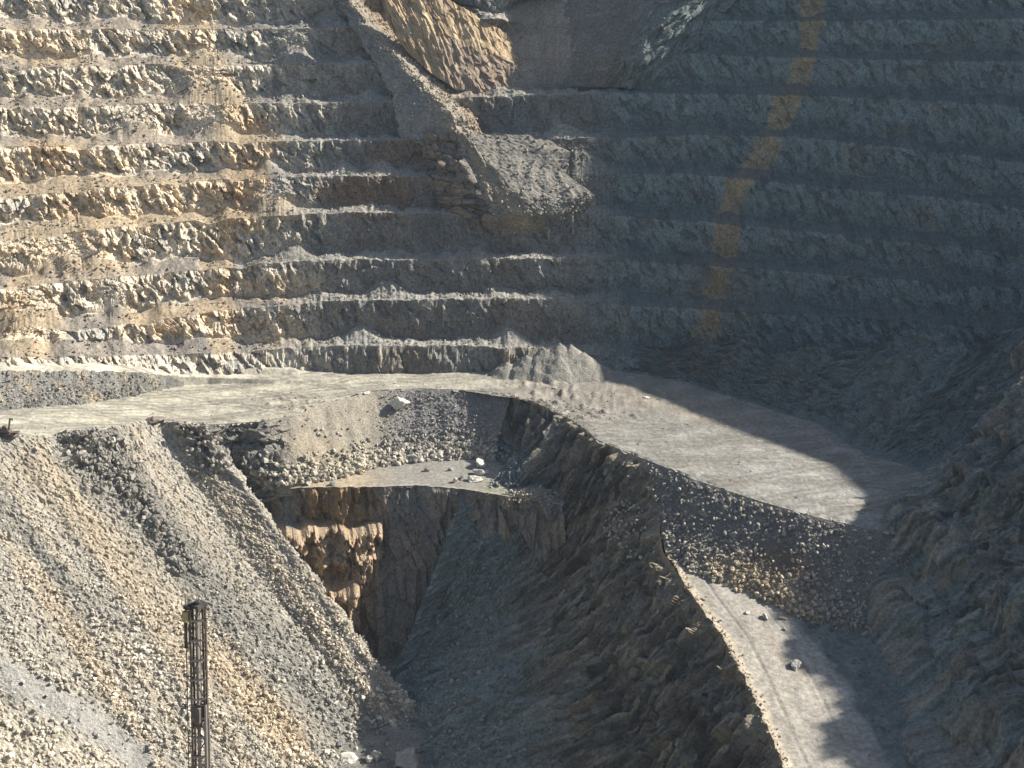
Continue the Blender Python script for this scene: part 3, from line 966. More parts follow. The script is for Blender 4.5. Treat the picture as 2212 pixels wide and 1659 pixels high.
Cw = mixc(Cw, np.array([.38, .29, .195]), smooth(oc, .05, .4) * .95)
Cw = mixc(Cw, RUST * 1.2, np.clip(och + och2, 0, 1) * smooth(fbm(ss / 3, Zw / 4, 0 * ss + 2, 3), 0, .35) * .4)
Cw = mixc(Cw, GREY, smooth(fbm(ss / 1.5, Zw / 6, 0 * ss + 5, 3), .2, .5) * .35)
o = mesh_from("rock_wall", Gw, faces4=grid_faces(*Gw.shape[:2]), mat=M_ROCK, cols=Cw, flat=True)
tag(o, "dark rock wall with an orange clay bulge below the middle bench", "terrain", kind="structure")

# ================================================================== RIDGE WALL under the floor edge and the ramp (in shade)
crest_r = [at_z(u, v, z) for u, v, z in [(1085, 850, 0), (1100, 852, 0), (1150, 868, 0), (1200, 890, 0), (1245, 915, 0), (1290, 950, 0), (1350, 975, 0), (1418, 1002, 0),
                                         (1426, 1060, -4.5), (1425, 1110, -8.5), (1426, 1150, -11), (1432, 1192, -13), (1500, 1290, -15), (1568, 1380, -17), (1630, 1500, -19.5), (1700, 1659, -22)]]
crest_r += [np.array((61, 190, -25.)), np.array((66, 140, -28.))]
foot_r = [(-8, 388, -17.3), (-5, 384, -17.3), (-1, 376, -17.3), (-4, 367, -17.5), (-9, 359, -20), (-15, 352, -36), (-23, 345, -55), (-30, 336, -64), (-31, 330, -65), (-30, 325, -65), (-29, 318, -65.5), (-27, 311, -66),
          (-25, 296, -67.5), (-21, 278, -71), (-17, 258, -75), (-10, 228, -81), (-4, 190, -88), (4, 140, -98)]
crest_r = np.array(crest_r)
foot_r = np.array(foot_r, float)
mids = lerp(crest_r, foot_r, .5)
mids[:, 2] = crest_r[:, 2] * .5 + foot_r[:, 2] * .5 - 1.5
hm = crest_r[:, 2] - foot_r[:, 2]
m1 = lerp(crest_r, foot_r, .28)
m1[:, 2] = crest_r[:, 2] - hm * .47
m2 = lerp(crest_r, foot_r, .62)
m2[:, 2] = crest_r[:, 2] - hm * .74
rows, s = spline_cols([crest_r, m1, m2, foot_r, foot_r + np.array([-8, -4, -3.])], 900, 5)
Gg, pg = dense_rows(rows, [96, 66, 56, 6])
ss = np.repeat(s[None], len(Gg), 0)
pp = np.repeat(pg[:, None], len(s), 1)
Zg = Gg[..., 2].copy()
ng = normals(Gg)
ng *= np.sign(-ng[..., 0:1])
edge = smooth(pp, 0, .12)
rockm = 1 - smooth(pp + .5 * fbm(ss / 9, 0 * ss, 0 * ss + 3, 2), 1.35, 2.2)
Gg += ng * (edge * (rockm * (2.4 * facets((ss + .3 * Zg) / 7 + .1 * fbm(ss / 4, Zg / 8, 0 * ss, 2), Zg / 13, 61, .1) + 2.1 * facets((ss + .25 * Zg) / 2.8, Zg / 7, 62, .1) + 1.0 * facets((ss + .2 * Zg) / 1.4, Zg / 3, 63, .15) + 2.0 * fbm(ss / 14, Zg / 18, 0 * ss, 3)) + (1 - rockm) * (1.2 * fbm(ss / 8, pp * .6, 0 * ss, 2) + .9 * ridged(ss / 3, pp * .5, 0 * ss, 2) + .6 * facets(ss / 1.3, pp * 16, 64) + .8 * facets(ss / 3.2, pp * 6, 65))
                    + .45 * fbm(ss / 1.2, Zg / 1.2, 0 * ss + 8, 2)))[..., None]
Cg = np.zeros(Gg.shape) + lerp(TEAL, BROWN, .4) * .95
c1 = fbm(ss / 8, Zg / 12, 0 * ss + 2, 3)
Cg = mixc(Cg, BROWN * .95, smooth(c1, -.3, .2) * .8 * rockm)
Cg = mixc(Cg, MOSS * .75, smooth(fbm(ss / 5, Zg / 8, 0 * ss + 5, 3), .05, .4) * .5)
Cg = mixc(Cg, TEAL * 1.25, (1 - rockm) * (.55 + .45 * smooth(noise3(ss / 3.5, pp * .7, 0 * ss + 2), -.1, .4)))
Cg = mixc(Cg, GREY * 1.0, smooth(fbm(ss / 1.6, Zg / 5, 0 * ss + 15, 3), .15, .5) * .4 * rockm)
fl1 = noise3(ss / 1.7 + .3 * fbm(ss / 3, Zg / 6, 0 * ss, 2), Zg / 9, 0 * ss + 31)
Cg = mixc(Cg, np.array([.36, .315, .235]), rockm * smooth(fl1, .05, .45) * .65)
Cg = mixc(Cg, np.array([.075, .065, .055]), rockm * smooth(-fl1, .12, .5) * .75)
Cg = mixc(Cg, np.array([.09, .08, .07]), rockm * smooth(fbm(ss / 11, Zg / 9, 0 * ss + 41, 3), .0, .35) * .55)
Cg = mixc(Cg, TAN * .8, (1 - smooth(pp, .02, .25)) * .5)
o = mesh_from("rock_wall", Gg, faces4=grid_faces(*Gg.shape[:2]), mat=M_ROCK, cols=Cg, flat=True)
tag(o, "shaded ridge wall dropping from the floor edge and ramp into the lower pit", "terrain", kind="structure")
wt = (pp > 2.0) * (pp < 3.1) * 1.0 + (1 - rockm) * .15 * (pp < 3)
P, Cc, r = pick(Gg, Cg, wt, 8000, 61)
scatter("rubble", "shaded rubble at the foot of the ridge wall", P, sizes(r, len(P), .3, 2.0, 4), lerp(Cc, LGREY * .9, .5) * r.uniform(.7, 1.3, (len(P), 1)), 62)

r = np.random.default_rng(67)
c0 = at_z(1150, 1074, -16.5)
P = c0 + r.normal(size=(260, 3)) * np.array([4.5, 2.2, .5])
P[:, 2] += .8 * np.exp(-((P[:, 0] - c0[0]) / 5) ** 2)
scatter("rubble", "pale rubble piled at the right tip of the middle bench", P, sizes(r, 260, .4, 1.6, 2), np.zeros((260, 3)) + PALE * .8 * r.uniform(.6, 1.2, (260, 1)), 68)

Ug, Vg = proj(Gg)
wt = np.clip(ell(Ug, Vg, 1350, 1130, 60, 50, -35, .5) + .7 * ell(Ug, Vg, 1375, 1200, 45, 20, -20, .5), 0, 1)
P, Cc, r = pick(Gg, Cg, wt, 420, 69)
scatter("rubble", "pale blocks spilled over the flank of the ridge beside the boulder slope", P, sizes(r, len(P), .5, 1.8, 2), np.zeros((len(P), 3)) + PALE * r.uniform(.6, 1.2, (len(P), 1)), 70)

# ================================================================== LOWER PIT FLOOR
gx, gy = np.meshgrid(np.arange(-110, 30, .8), np.arange(120, 352, .8))
gz = -65.5 - np.clip(300 - gy, 0, 200) * .2 + .6 * fbm(gx / 6, gy / 6, 0 * gx, 3) + .4 * fbm(gx / 1.5, gy / 1.5, 0 * gx, 2) 
Cp = np.zeros(gx.shape + (3,)) + GREY * .85
Cp = mixc(Cp, LGREY, smooth(fbm(gx / 9, gy / 9, 0 * gx + 4, 3), 0, .4) * .5)
Gp = np.stack([gx, gy, gz], -1)
o = mesh_from("pit_floor", Gp, faces4=grid_faces(*gx.shape), mat=M_SCREE, cols=Cp, flat=True)
tag(o, "shaded stony floor at the bottom of the lower pit", "terrain", kind="structure")
Up, Vp = proj(Gp)
wt = ((Up > 600) & (Up < 1100) & (Vp < 1720)) * 1.0
P, Cc, r = pick(Gp, Cp, wt, 900, 65)
scatter("rubble", "dark scattered rocks on the lower pit floor", P, sizes(r, len(P), .5, 2.4, 2.6), Cc * r.uniform(.8, 1.4, (len(P), 1)), 66)

# ================================================================== RUBBLE SLOPE between the floor and the ramp, and the RAMP
su = np.array([1404, 1440, 1500, 1570, 1640, 1700, 1760, 1820, 1872])
sc = at_z(su, poly(su, front_pts), .05)
sc = np.vstack([sc, (112, 287, 0.)])
tuu = np.array([1436, 1450, 1500, 1560, 1610, 1660, 1710, 1750, 1790])
tvv = np.array([1190, 1200, 1240, 1262, 1282, 1302, 1326, 1344, 1360])
tzz = np.array([-13, -13.2, -14, -14.6, -15, -15.4, -15.8, -16.1, -16.4])
stoe = np.vstack([at_z(tuu, tvv, tzz), (108, 262, -17.)])
smid = lerp(sc, stoe, .5) - np.array([0, 0, .8])
sunder = stoe + np.array([1.5, -5, -3.5])
rows, s = spline_cols([sc, smid, stoe, sunder], 300, 4)
Gq, pq = dense_rows(rows, [40, 40, 8])
ss = np.repeat(s[None], len(Gq), 0)
pp = np.repeat(pq[:, None], len(s), 1)
nq = normals(Gq)
nq *= np.sign(nq[..., 2:3])
X, Yy, Zq = [Gq[..., k].copy() for k in range(3)]
Gq += nq * (np.clip(pp * 6, 0, 1) * (.9 * fbm(ss / 6, pp, 0 * ss, 3) + .5 * fbm(X / 1.3, Yy / 1.3, Zq / 1.3, 2)))[..., None]
Uq, Vq = proj(Gq)
Cq = np.zeros(Gq.shape) + np.array([.205, .195, .175])
tanm = ell(Uq, Vq, 1640, 1265, 150, 50, 25, .7)
Cq = mixc(Cq, TAN * .9, tanm * .7)
Cq = mixc(Cq, RUST * .9, ell(Uq, Vq, 1690, 1215, 90, 40, 20, .7) * .5)
o = mesh_from("scree_slope", Gq, faces4=grid_faces(*Gq.shape[:2]), mat=M_SCREE, cols=Cq, flat=True)
tag(o, "boulder strewn slope between the pit floor and the ramp head", "terrain", kind="structure")
wt = (pp < 2.1) * (pp > .05) * (.5 + .7 * smooth(pp, .6, 2))
P, Cc, r = pick(Gq, Cq, wt, 4600, 71)
uu_, vv_ = proj(P)
k = np.clip(r.random(len(P)) * 1.0, 0, 1)[:, None]
cc = lerp(Cc * 1.2, PALE * .9, k * .75)
tm = ell(uu_, vv_, 1650, 1275, 150, 48, 25, .6)[:, None]
cc = lerp(cc, TAN * 1.15, tm * .75) * r.uniform(.7, 1.25, (len(P), 1))
scatter("rubble", "mixed grey and tan boulders piled above the ramp", P, sizes(r, len(P), .45, 2.0, 2.2), cc, 72)

ramp_l = [at_z(u, v, z) + np.array([-.6, 0, 0]) for u, v, z in [(1432, 1192, -13), (1500, 1290, -15), (1568, 1380, -17), (1630, 1500, -19.5), (1700, 1659, -22)]] + [np.array((61, 190, -25.)), np.array((66, 140, -28.))]
ramp_l[0] = ramp_l[0] + np.array([1.2, 1.0, 0])
ramp_l = np.array(ramp_l)
ramp_r = ramp_l + np.array([44, 2, 0.])
ramp_r[:, 2] = ramp_l[:, 2] - .3
rows, s = spline_cols([ramp_l, ramp_r], 420, 5)
Gm, pm = dense_rows(rows, [110])
pp = np.repeat(pm[:, None], len(s), 1)
ss = np.repeat(s[None], len(Gm), 0)
X, Yy = Gm[..., 0].copy(), Gm[..., 1].copy()
Gm[..., 0] += (1 - smooth(pp, 0, .1)) * fbm(ss / 3, 0 * ss, 0 * ss, 3) * 1.3
Gm[..., 2] += .16 * fbm(X / 5, Yy / 5, 0 * X, 3) + (1 - smooth(pp, .0, .05)) * (.4 + .8 * np.clip(fbm(ss / 2, 0 * ss, 0 * ss + 2, 2), 0, 1))
for o0, wd in ((.125, .005), (.345, .005)):
    Gm[..., 2] -= .22 * np.exp(-((pp - o0 - .012 * np.sin(ss / 17)) / wd) ** 2)
Cm = np.zeros(Gm.shape) + np.array([.335, .31, .265])
Cm = mixc(Cm, np.array([.345, .335, .30]), smooth(pp, .3, .45) * .6)
Cm = mixc(Cm, TAN * 1.1, (1 - smooth(pp, .0, .08)) * .6)
for o0 in (.125, .345):
    Cm = mixc(Cm, np.array([.2, .185, .17]), np.exp(-((pp - o0 - .012 * np.sin(ss / 17)) / .006) ** 2) * .45)
Cm = mixc(Cm, BROWN * 1.4, smooth(noise3(pp * 26, ss / 30, 0 * ss), .1, .5) * .35)
Cm = mixc(Cm, np.array([.46, .42, .34]), smooth(noise3(pp * 18, ss / 40, 0 * ss + 5), .15, .5) * .3)
Cm *= (1 + .3 * fbm(X / 5, Yy / 7, 0 * X + 3, 4))[..., None]
rubble_shade = smooth(pp + .10 * fbm(ss / 9, pp * 6, 0 * ss + 8, 3), .44, .52)
Cm = mixc(Cm, TEAL * .8, rubble_shade * .85)  # rubble spilled from the spur, coloured darker to deepen the shade on this side
Gm[..., 2] += rubble_shade * (.5 * facets(X / 1.3, Yy / 1.3, 77) + .5 * facets(X / 3, Yy / 3, 78) + .4 + 2.5 * np.clip(pp - .52, 0, 1))
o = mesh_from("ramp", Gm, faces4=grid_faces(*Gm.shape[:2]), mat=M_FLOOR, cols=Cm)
tag(o, "dusty haul ramp with wheel ruts descending at the lower right", "road", kind="structure")
wt = np.exp(-(pp / .03) ** 2) + .004 * (ss < 60) * (pp < .8) + .12 * rubble_shade * (pp < .8)
P, Cc, r = pick(Gm, Cm, wt, 2200, 75)
scatter("rubble", "small stones along both edges of the ramp", P, sizes(r, len(P), .25, 1.0, 2.5), lerp(Cc, PALE * .8, .3) * r.uniform(.7, 1.2, (len(P), 1)), 76)

# debris cone: a straight tongue of tipped rock lying against the back wall
lft = np.array([at_y(u, v, Y) for u, v, Y in [(655, -140, 521), (698, -60, 511.5), (738, 20, 502), (790, 105, 492), (845, 200, 480.5), (858, 262, 473.5), (868, 318, 470)]])
rdg = np.array([at_y(u, v, Y) for u, v, Y in [(672, -140, 516), (712, -60, 507), (768, 20, 498), (838, 100, 488.5), (918, 185, 478), (972, 240, 471), (1003, 312, 467)]])
rgt = np.array([at_y(u, v, Y) for u, v, Y in [(700, -140, 524), (745, -60, 515), (805, 20, 506), (880, 100, 496), (958, 185, 486), (1020, 245, 478), (1060, 318, 471)]])
for a_ in (lft, rdg, rgt):
    a_[-1, 1] += 2.0
lft, rdg, rgt = [np.vstack([a_, a_[-1] + np.array([0, 9.0, -5.0])]) for a_ in (lft, rdg, rgt)]
rows, s = spline_cols([lft, lerp(lft, rdg, .5), rdg, rgt], 360, 6)
Gd, pd_ = dense_rows(rows, [26, 26, 34])
ss = np.repeat(s[None], len(Gd), 0)
pp = np.repeat(pd_[:, None], len(s), 1)
nd = normals(Gd)
nd *= np.sign(-nd[..., 1:2])
Gd[..., 0] += 2.2 * fbm(ss / 6, 0 * ss, 0 * ss + 2, 3) + .8 * fbm(ss / 3, pp * 2, 0 * ss + 6, 2)
Gd += nd * (1.6 * fbm(ss / 10, pp, 0 * ss, 3) + .7 * fbm(ss / 3.2, pp * 3, 0 * ss + 7, 2) + .5 * fbm(ss / 1.2, pp * 9, 0 * ss, 2))[..., None]
Cd = np.zeros(Gd.shape) + np.array([.30, .29, .265])
Cd = mixc(Cd, TAN * .95, np.exp(-((pp - 2.0) / .35) ** 2) * .6)
Cd = mixc(Cd, OCHRE, smooth(pp, 2.2, 2.8) * .5)
Cd *= (1 + .25 * fbm(ss / 1.5, pp * 8, 0 * ss + 3, 2))[..., None]
o = mesh_from("debris_cone", Gd, faces4=grid_faces(*Gd.shape[:2]), mat=M_SCREE, cols=Cd, flat=True)
tag(o, "long straight tongue of tipped grey rock running down the benches at the top", "terrain", kind="structure")
P, Cc, r = pick(Gd, Cd, (pp > 1.3) * .5 + .15 + (ss > 75) * .9, 2600, 83)
scatter("rubble", "stones lying on the straight tongue of tipped rock", P, sizes(r, len(P), .5, 1.7, 2.6), lerp(Cc, PALE * .9, .35) * r.uniform(.7, 1.25, (len(P), 1)), 84)

def slope_sheet(name, label, lines_, nsub_, ncol, relief, colour, mat, smooth_n=4):
    rows, s = spline_cols([np.array([at_y(*p) for p in ln]) for ln in lines_], ncol, smooth_n)
    Gx, px_ = dense_rows(rows, nsub_)
    ss_ = np.repeat(s[None], len(Gx), 0)
    pp_ = np.repeat(px_[:, None], len(s), 1)
    n_ = normals(Gx)
    n_ *= np.sign(-n_[..., 1:2])
    Gx = Gx + n_ * relief(ss_, pp_, Gx)[..., None]
    Cx = colour(ss_, pp_, Gx)
    o_ = mesh_from(name, Gx, faces4=grid_faces(*Gx.shape[:2]), mat=mat, cols=Cx, flat=True)
    tag(o_, label, "terrain", kind="structure")
    return Gx, Cx, ss_, pp_


# ochre hillside facing right, cut by slanting gullies
top_l = [(790, -90, 499), (850, -60, 500), (930, -20, 500), (1010, 25, 501), (1075, 62, 503), (1122, 96, 507), (1150, 115, 515)]
bot_l = [(850, 70, 493), (880, 112, 489), (930, 158, 485.5), (985, 196, 484), (1050, 204, 485.5), (1105, 198, 488.5), (1128, 192, 496)]


def och_rel(ss, pp, Gx):
    qq = ss - 9 * pp
    return .8 * ridged(qq / 5.2 + .2 * fbm(ss / 4, pp * 4, 0 * ss, 2), pp * .8, 0 * ss, 2) + .5 * facets(qq / 2.2, pp * 7, 91) + 1.6 * fbm(ss / 9, pp * 2, 0 * ss, 3)


def och_col(ss, pp, Gx):
    qq = ss - 9 * pp
    c = np.zeros(Gx.shape) + np.array([.45, .34, .215])
    c = mixc(c, np.array([.60, .48, .31]), smooth(fbm(qq / 3.5, pp * 1.2, 0 * ss, 3), -.05, .35) * .7)
    c = mixc(c, np.array([.27, .19, .13]), smooth(noise3(qq / 2.3, pp * .9, 0 * ss + 4), .1, .4) * .6)
    c = mixc(c, np.array([.24, .19, .165]), smooth(pp, .7, 1) * smooth(ss, 20, 34) * .6)
    return c * (1 + .2 * fbm(ss / 1.2, pp * 18, 0 * ss, 2))[..., None]


slope_sheet("hillside", "tan orange gullied slope lit by the sun at the top centre", [top_l, [(lerp(a[0], b[0], .5), lerp(a[1], b[1], .5), lerp(a[2], b[2], .5) - 1) for a, b in zip(top_l, bot_l)], bot_l], [80, 80], 330, och_rel, och_col, M_SCREE)

# grey nose to its right, its left flank in shade
fl_l = [(1118, -90, 527), (1120, -20, 519), (1126, 60, 511), (1132, 130, 503), (1136, 190, 494)]
fl_m = [(1300, -90, 518), (1290, -20, 509), (1270, 60, 500), (1250, 130, 493), (1245, 188, 489)]
fl_c = [(1560, -90, 500), (1500, -20, 492), (1425, 60, 485), (1375, 130, 482), (1350, 188, 486)]
fl_r = [(1640, -90, 515), (1600, -20, 507), (1540, 60, 499), (1480, 130, 492), (1440, 198, 488)]


def fl_rel(ss, pp, Gx):
    return 1.2 * fbm(ss / 8, pp * 2, 0 * ss, 3) + smooth(pp, 1.3, 2) * (1.3 * facets(ss / 7, pp * 7, 93, .2) + .7 * facets(ss / 3, pp * 14, 94, .2)) + .7 * ridged(pp * 5 + ss / 14, ss / 16, 0 * ss, 2)


def fl_col(ss, pp, Gx):
    c = np.zeros(Gx.shape) + np.array([.17, .158, .14])
    c = mixc(c, TEAL * 1.25, smooth(pp, 1.5, 2.2) * .8)
    c = mixc(c, GREY, smooth(fbm(ss / 5, pp * 3, 0 * ss, 3), .1, .4) * .4)
    return c * (1 + .25 * fbm(ss / 1.2, pp * 18, 0 * ss, 2))[..., None]


slope_sheet("rock_spur", "grey purple rock nose with a shaded hollow on its left at the top", [fl_l, fl_m, fl_c, fl_r], [80, 80, 60], 260, fl_rel, fl_col, M_ROCK)

# buttress below the debris tongue: dark jagged left face, scree on the right
bl = [(905, 290, 473), (915, 340, 466), (925, 390, 460), (945, 440, 456), (985, 480, 454), (1020, 530, 456)]
bcr = [(985, 286, 467), (1000, 330, 462), (1022, 380, 456.5), (1048, 430, 451.5), (1075, 466, 449), (1095, 515, 454)]
bs = [(1010, 290, 466), (1045, 335, 460.5), (1085, 385, 455), (1125, 430, 451), (1165, 462, 450), (1200, 510, 456)]
brr = [(1175, 296, 473), (1232, 330, 468.5), (1222, 375, 464), (1285, 425, 458), (1262, 455, 456), (1235, 500, 460)]


def bu_rel(ss, pp, Gx):
    return (1 - smooth(pp, .85, 1.1)) * (2.6 * facets(ss / 5.5, pp * 2.2, 95, .25) + 1.3 * facets(ss / 2.2, pp * 5, 96, .3)) + smooth(pp, .9, 1.2) * (0.5 * ridged((ss * .4 + pp * 22) / 5.5, ss / 24, 0 * ss, 2) + .6 * fbm(ss / 7, pp * 3, 0 * ss + 3, 3) + .3 * fbm(ss / 1.3, pp * 18, 0 * ss, 2)) + 1.2 * fbm(ss / 8, pp * 2, 0 * ss, 2)


def bu_col(ss, pp, Gx):
    c = np.zeros(Gx.shape) + np.array([.215, .2, .17])
    c = mixc(c, BROWN * .95, (1 - smooth(pp, .7, 1.05)) * .85)
    c = mixc(c, TAN * .85, np.exp(-((pp - 1.45) / .35) ** 2) * .7)
    c = mixc(c, GREY, smooth(fbm(ss / 2, pp * 6, 0 * ss, 3), .05, .4) * .4)
    return c * (1 + .25 * fbm(ss / 1.1, pp * 18, 0 * ss, 2))[..., None]


Gz_, Cz_, sz_, pz_ = slope_sheet("rock_spur", "jagged rock buttress with grey scree fanning from its right side across the benches", [bl, bcr, bs, brr], [60, 44, 96], 300, bu_rel, bu_col, M_ROCK)
P, Cc, r = pick(Gz_, Cz_, (pz_ > 1.2) * (.2 + smooth(sz_, 25, 40)), 1500, 85)
scatter("rubble", "stones on the grey scree fan beside the jagged buttress", P, sizes(r, len(P), .4, 1.8, 3), lerp(Cc, PALE * .8, .3) * r.uniform(.7, 1.25, (len(P), 1)), 86)

# rubble on the benches of the big wall
bw = ((strip == 2) * 1.0 + (strip == 1) * .25) * (WALL_U > -30) * (WALL_U < 1330) * (WALL_V > -20) * (fbm(SL / 12, PAR * .5, 0 * SL, 2) > -.1)
bw = bw + deb * 1.2 * (WALL_V > -20) * (1 - m_och) * (1 - m_br)
bwf = np.zeros_like(PAR)
bwf[...] = bw
P, Cc, r = pick(WALL_G, WALL_C, bwf, 9000, 81)
scatter("rubble", "fallen stones lying along the sunlit benches of the pit wall", P, sizes(r, len(P), .45, 1.7, 3), lerp(Cc, PALE * .8, .3) * r.uniform(.75, 1.3, (len(P), 1)), 82)


# ================================================================== HEAPS standing on the floor
def heap(name, label, peaks, ext, step, base_z, colf, cat, nstone, smin, smax, seed, slope=.72):
    xs = np.arange(ext[0], ext[1], step)
    ys = np.arange(ext[2], ext[3], step)
    gx, gy = np.meshgrid(xs, ys)
    h = np.full(gx.shape, -9.0)
    wx = gx + .7 * fbm(gx / 4, gy / 4, 0 * gx + seed, 3)
    wy = gy + .7 * fbm(gx / 4, gy / 4, 0 * gx + seed + 5, 3)
    for (x, y, z) in peaks:
        h = np.maximum(h, z - slope * np.hypot(wx - x, wy - y))
    h = h + .5 * fbm(gx / 2.2, gy / 2.2, 0 * gx + seed, 3)
    gz = np.maximum(h, -1.5) + base_z
    Gh = np.stack([gx, gy, gz], -1)
    keep = h > -1.2
    f = grid_faces(*gx.shape)
    f = f[keep.ravel()[f].any(axis=1)]
    Ch = colf(gx, gy, h)
    used, inv = np.unique(f, return_inverse=True)
    o = mesh_from(name, Gh.reshape(-1, 3)[used], faces4=inv.reshape(-1, 4), mat=M_SCREE, cols=Ch.reshape(-1, 3)[used], flat=True)
    tag(o, label, cat)
    return Gh, Ch, h


def c_grey(gx, gy, h):
    c = np.zeros(gx.shape + (3,)) + np.array([.275, .26, .22])
    return c * (1 + .25 * fbm(gx / 3, gy / 3, h / 3, 3))[..., None]


def c_slate(gx, gy, h):
    c = np.zeros(gx.shape + (3,)) + SLATE * 1.1
    c = mixc(c, TAN * .9, smooth(fbm(gx / 8, gy / 8, 0 * gx + 3, 2), .0, .35) * .5)
    return c * (1 + .3 * fbm(gx / 1.5, gy / 1.5, h / 3, 2))[..., None]


heap("spoil_heap", "grey conical spoil heap at the far end of the pit floor", [(16, 424, 10.2), (20, 424, 9.6), (11, 423, 8.6), (5, 422, 6.6), (-2, 421, 4.4), (24, 422, 7.6), (16, 419, 7.2)], (-20, 50, 398, 445), .45, 0, c_grey, "spoil heap", 0, 0, 0, 3.0)
um = np.arange(-420, 402, 2.4)
ia = np.stack([np.interp(um, uf, rowA[:, k]) for k in range(3)], -1)
ib = np.stack([np.interp(um, uf, rowM[:, k]) for k in range(3)], -1)
fade = (1 - smooth(um, 280, 395))[:, None]
ia2 = ia + np.array([0, -1.5, -.5])
ic = lerp(ia, ib, .45) + np.array([0, -1.5, 1.2]) * fade
ib2 = ib + np.array([0, -.6, 1.0]) * fade + np.array([0, 0, .9]) * fade * np.clip(fbm(um / 9, 0 * um, 0 * um, 3), -.3, 1)[:, None] - (1 - fade) * np.array([0, 0, .6])
ie = ib + np.array([0, 2.2, -.6])
Ge, pe = dense_rows([ia2, ic, ib2, ie], [24, 24, 6])
ne = normals(Ge)
ne *= np.sign(ne[..., 2:3])
X, Yy, Ze = [Ge[..., k].copy() for k in range(3)]
Ge += ne * ((.9 * fbm(X / 3.5, Yy / 5, Ze / 5, 3) + .4 * fbm(X / 1.1, Yy / 1.1, Ze / 1.1, 2)) * fade[None, :, 0])[..., None]
Ce = c_slate(X, Yy, Ze)
bank = mesh_from("embankment", Ge, faces4=grid_faces(*Ge.shape[:2]), mat=M_SCREE, cols=Ce, flat=True)
tag(bank, "dark rubble bank between the upper and lower haul road at the left", "terrain", kind="structure")
P, Cc, r = pick(Ge, Ce, np.repeat((pe[:, None] < 1.9) * (1.3 - .5 * pe[:, None]), len(um), 1) * fade[None, :, 0] * (um > -30)[None], 1500, 91)
scatter("rubble", "broken stones on the dark bank beside the haul road", P, sizes(r, len(P), .4, 1.4, 2.8), Cc * r.uniform(.8, 1.8, (len(P), 1)), 92)

# ================================================================== NEAR BENCH below the viewpoint, near pit wall, land around the pit
gx, gy = np.meshgrid(np.linspace(-140, 140, 141), np.linspace(-30, 55, 44))
gz = 89.9 + .12 * fbm(gx / 3, gy / 3, 0 * gx, 2)
Gn = np.stack([gx, gy, gz], -1)
o = mesh_from("pit_bench", Gn, faces4=grid_faces(*gx.shape), mat=M_FLOOR, cols=np.zeros(Gn.shape) + DUST)
tag(o, "near gravel bench under the drill rig, just below the view", "terrain", kind="structure")
top_n = np.stack([np.linspace(-140, 140, 200), np.full(200, 55.0), np.full(200, 89.8)], -1)
bot_n = top_n + np.array([0, 62, -162.])
Gn2, pn = dense_rows([top_n, bot_n], [110])
Gn2[..., 1] += 1.5 * fbm(Gn2[..., 0] / 8, Gn2[..., 2] / 12, 0 * Gn2[..., 0], 3)
o = mesh_from("rock_wall", Gn2, faces4=grid_faces(*Gn2.shape[:2]), mat=M_ROCK, cols=np.zeros(Gn2.shape) + SLATE * 1.2, flat=True)
tag(o, "near rock wall falling away under the drill rig bench", "terrain", kind="structure")
ang = np.radians(np.arange(0, 361, 4))
inner = np.stack([20 + 420 * np.cos(ang), 250 + 400 * np.sin(ang), 127 + 0 * ang], -1)
outer = np.stack([1500 * np.cos(ang), 250 + 1500 * np.sin(ang), 110 + 0 * ang], -1)
Go, po = dense_rows([inner, outer], [24])
o = mesh_from("ground", Go, faces4=grid_faces(*Go.shape[:2]), mat=M_FLOOR, cols=np.zeros(Go.shape) + GREY)
tag(o, "open stony land around the rim of the pit", "terrain", kind="structure")


# ================================================================== BOULDERS one can point at
def ground_at(G, u, v):
    U_, V_ = proj(G)
    d = np.hypot(U_ - u, V_ - v)
    near = d < max(4.0, d.min() + 1.5)
    dist = np.where(near, np.linalg.norm(G - np.array([0, 0, CAMZ]), axis=-1), 1e9)
    return G.reshape(-1, 3)[np.argmin(dist.ravel())]


def boulder(label, G, u, v, wpx, col, seed, squash=(1, .8, .7), group=None, yaw=0.0, sink=.22):
    p = ground_at(G, u, v)
    dist = math.sqrt(p[0] ** 2 + p[1] ** 2 + (p[2] - CAMZ) ** 2)
    w = wpx * 1.22 * dist / F
    V, T = stone_shape(3, seed)
    V = V / (V[:, 0].max() - V[:, 0].min())
    V = V * np.array(squash) * np.array([1, 1, 1.25]) * np.array([w, w, w])
    V = V * (1 + .05 * fbm(V[:, 0] * 3 / w, V[:, 1] * 3 / w, V[:, 2] * 3 / w + seed, 3))[:, None]
    c, sn = math.cos(yaw), math.sin(yaw)
    V = np.stack([V[:, 0] * c - V[:, 1] * sn, V[:, 0] * sn + V[:, 1] * c, V[:, 2]], -1)
    V[:, 2] -= V[:, 2].min() + sink * (V[:, 2].max() - V[:, 2].min())
    cols = np.zeros(V.shape) + np.array(col)
    o = mesh_from("boulder", V, tris=T, mat=M_STONE, cols=cols, flat=True)
    o.location = p
    return tag(o, label, "boulder", group)


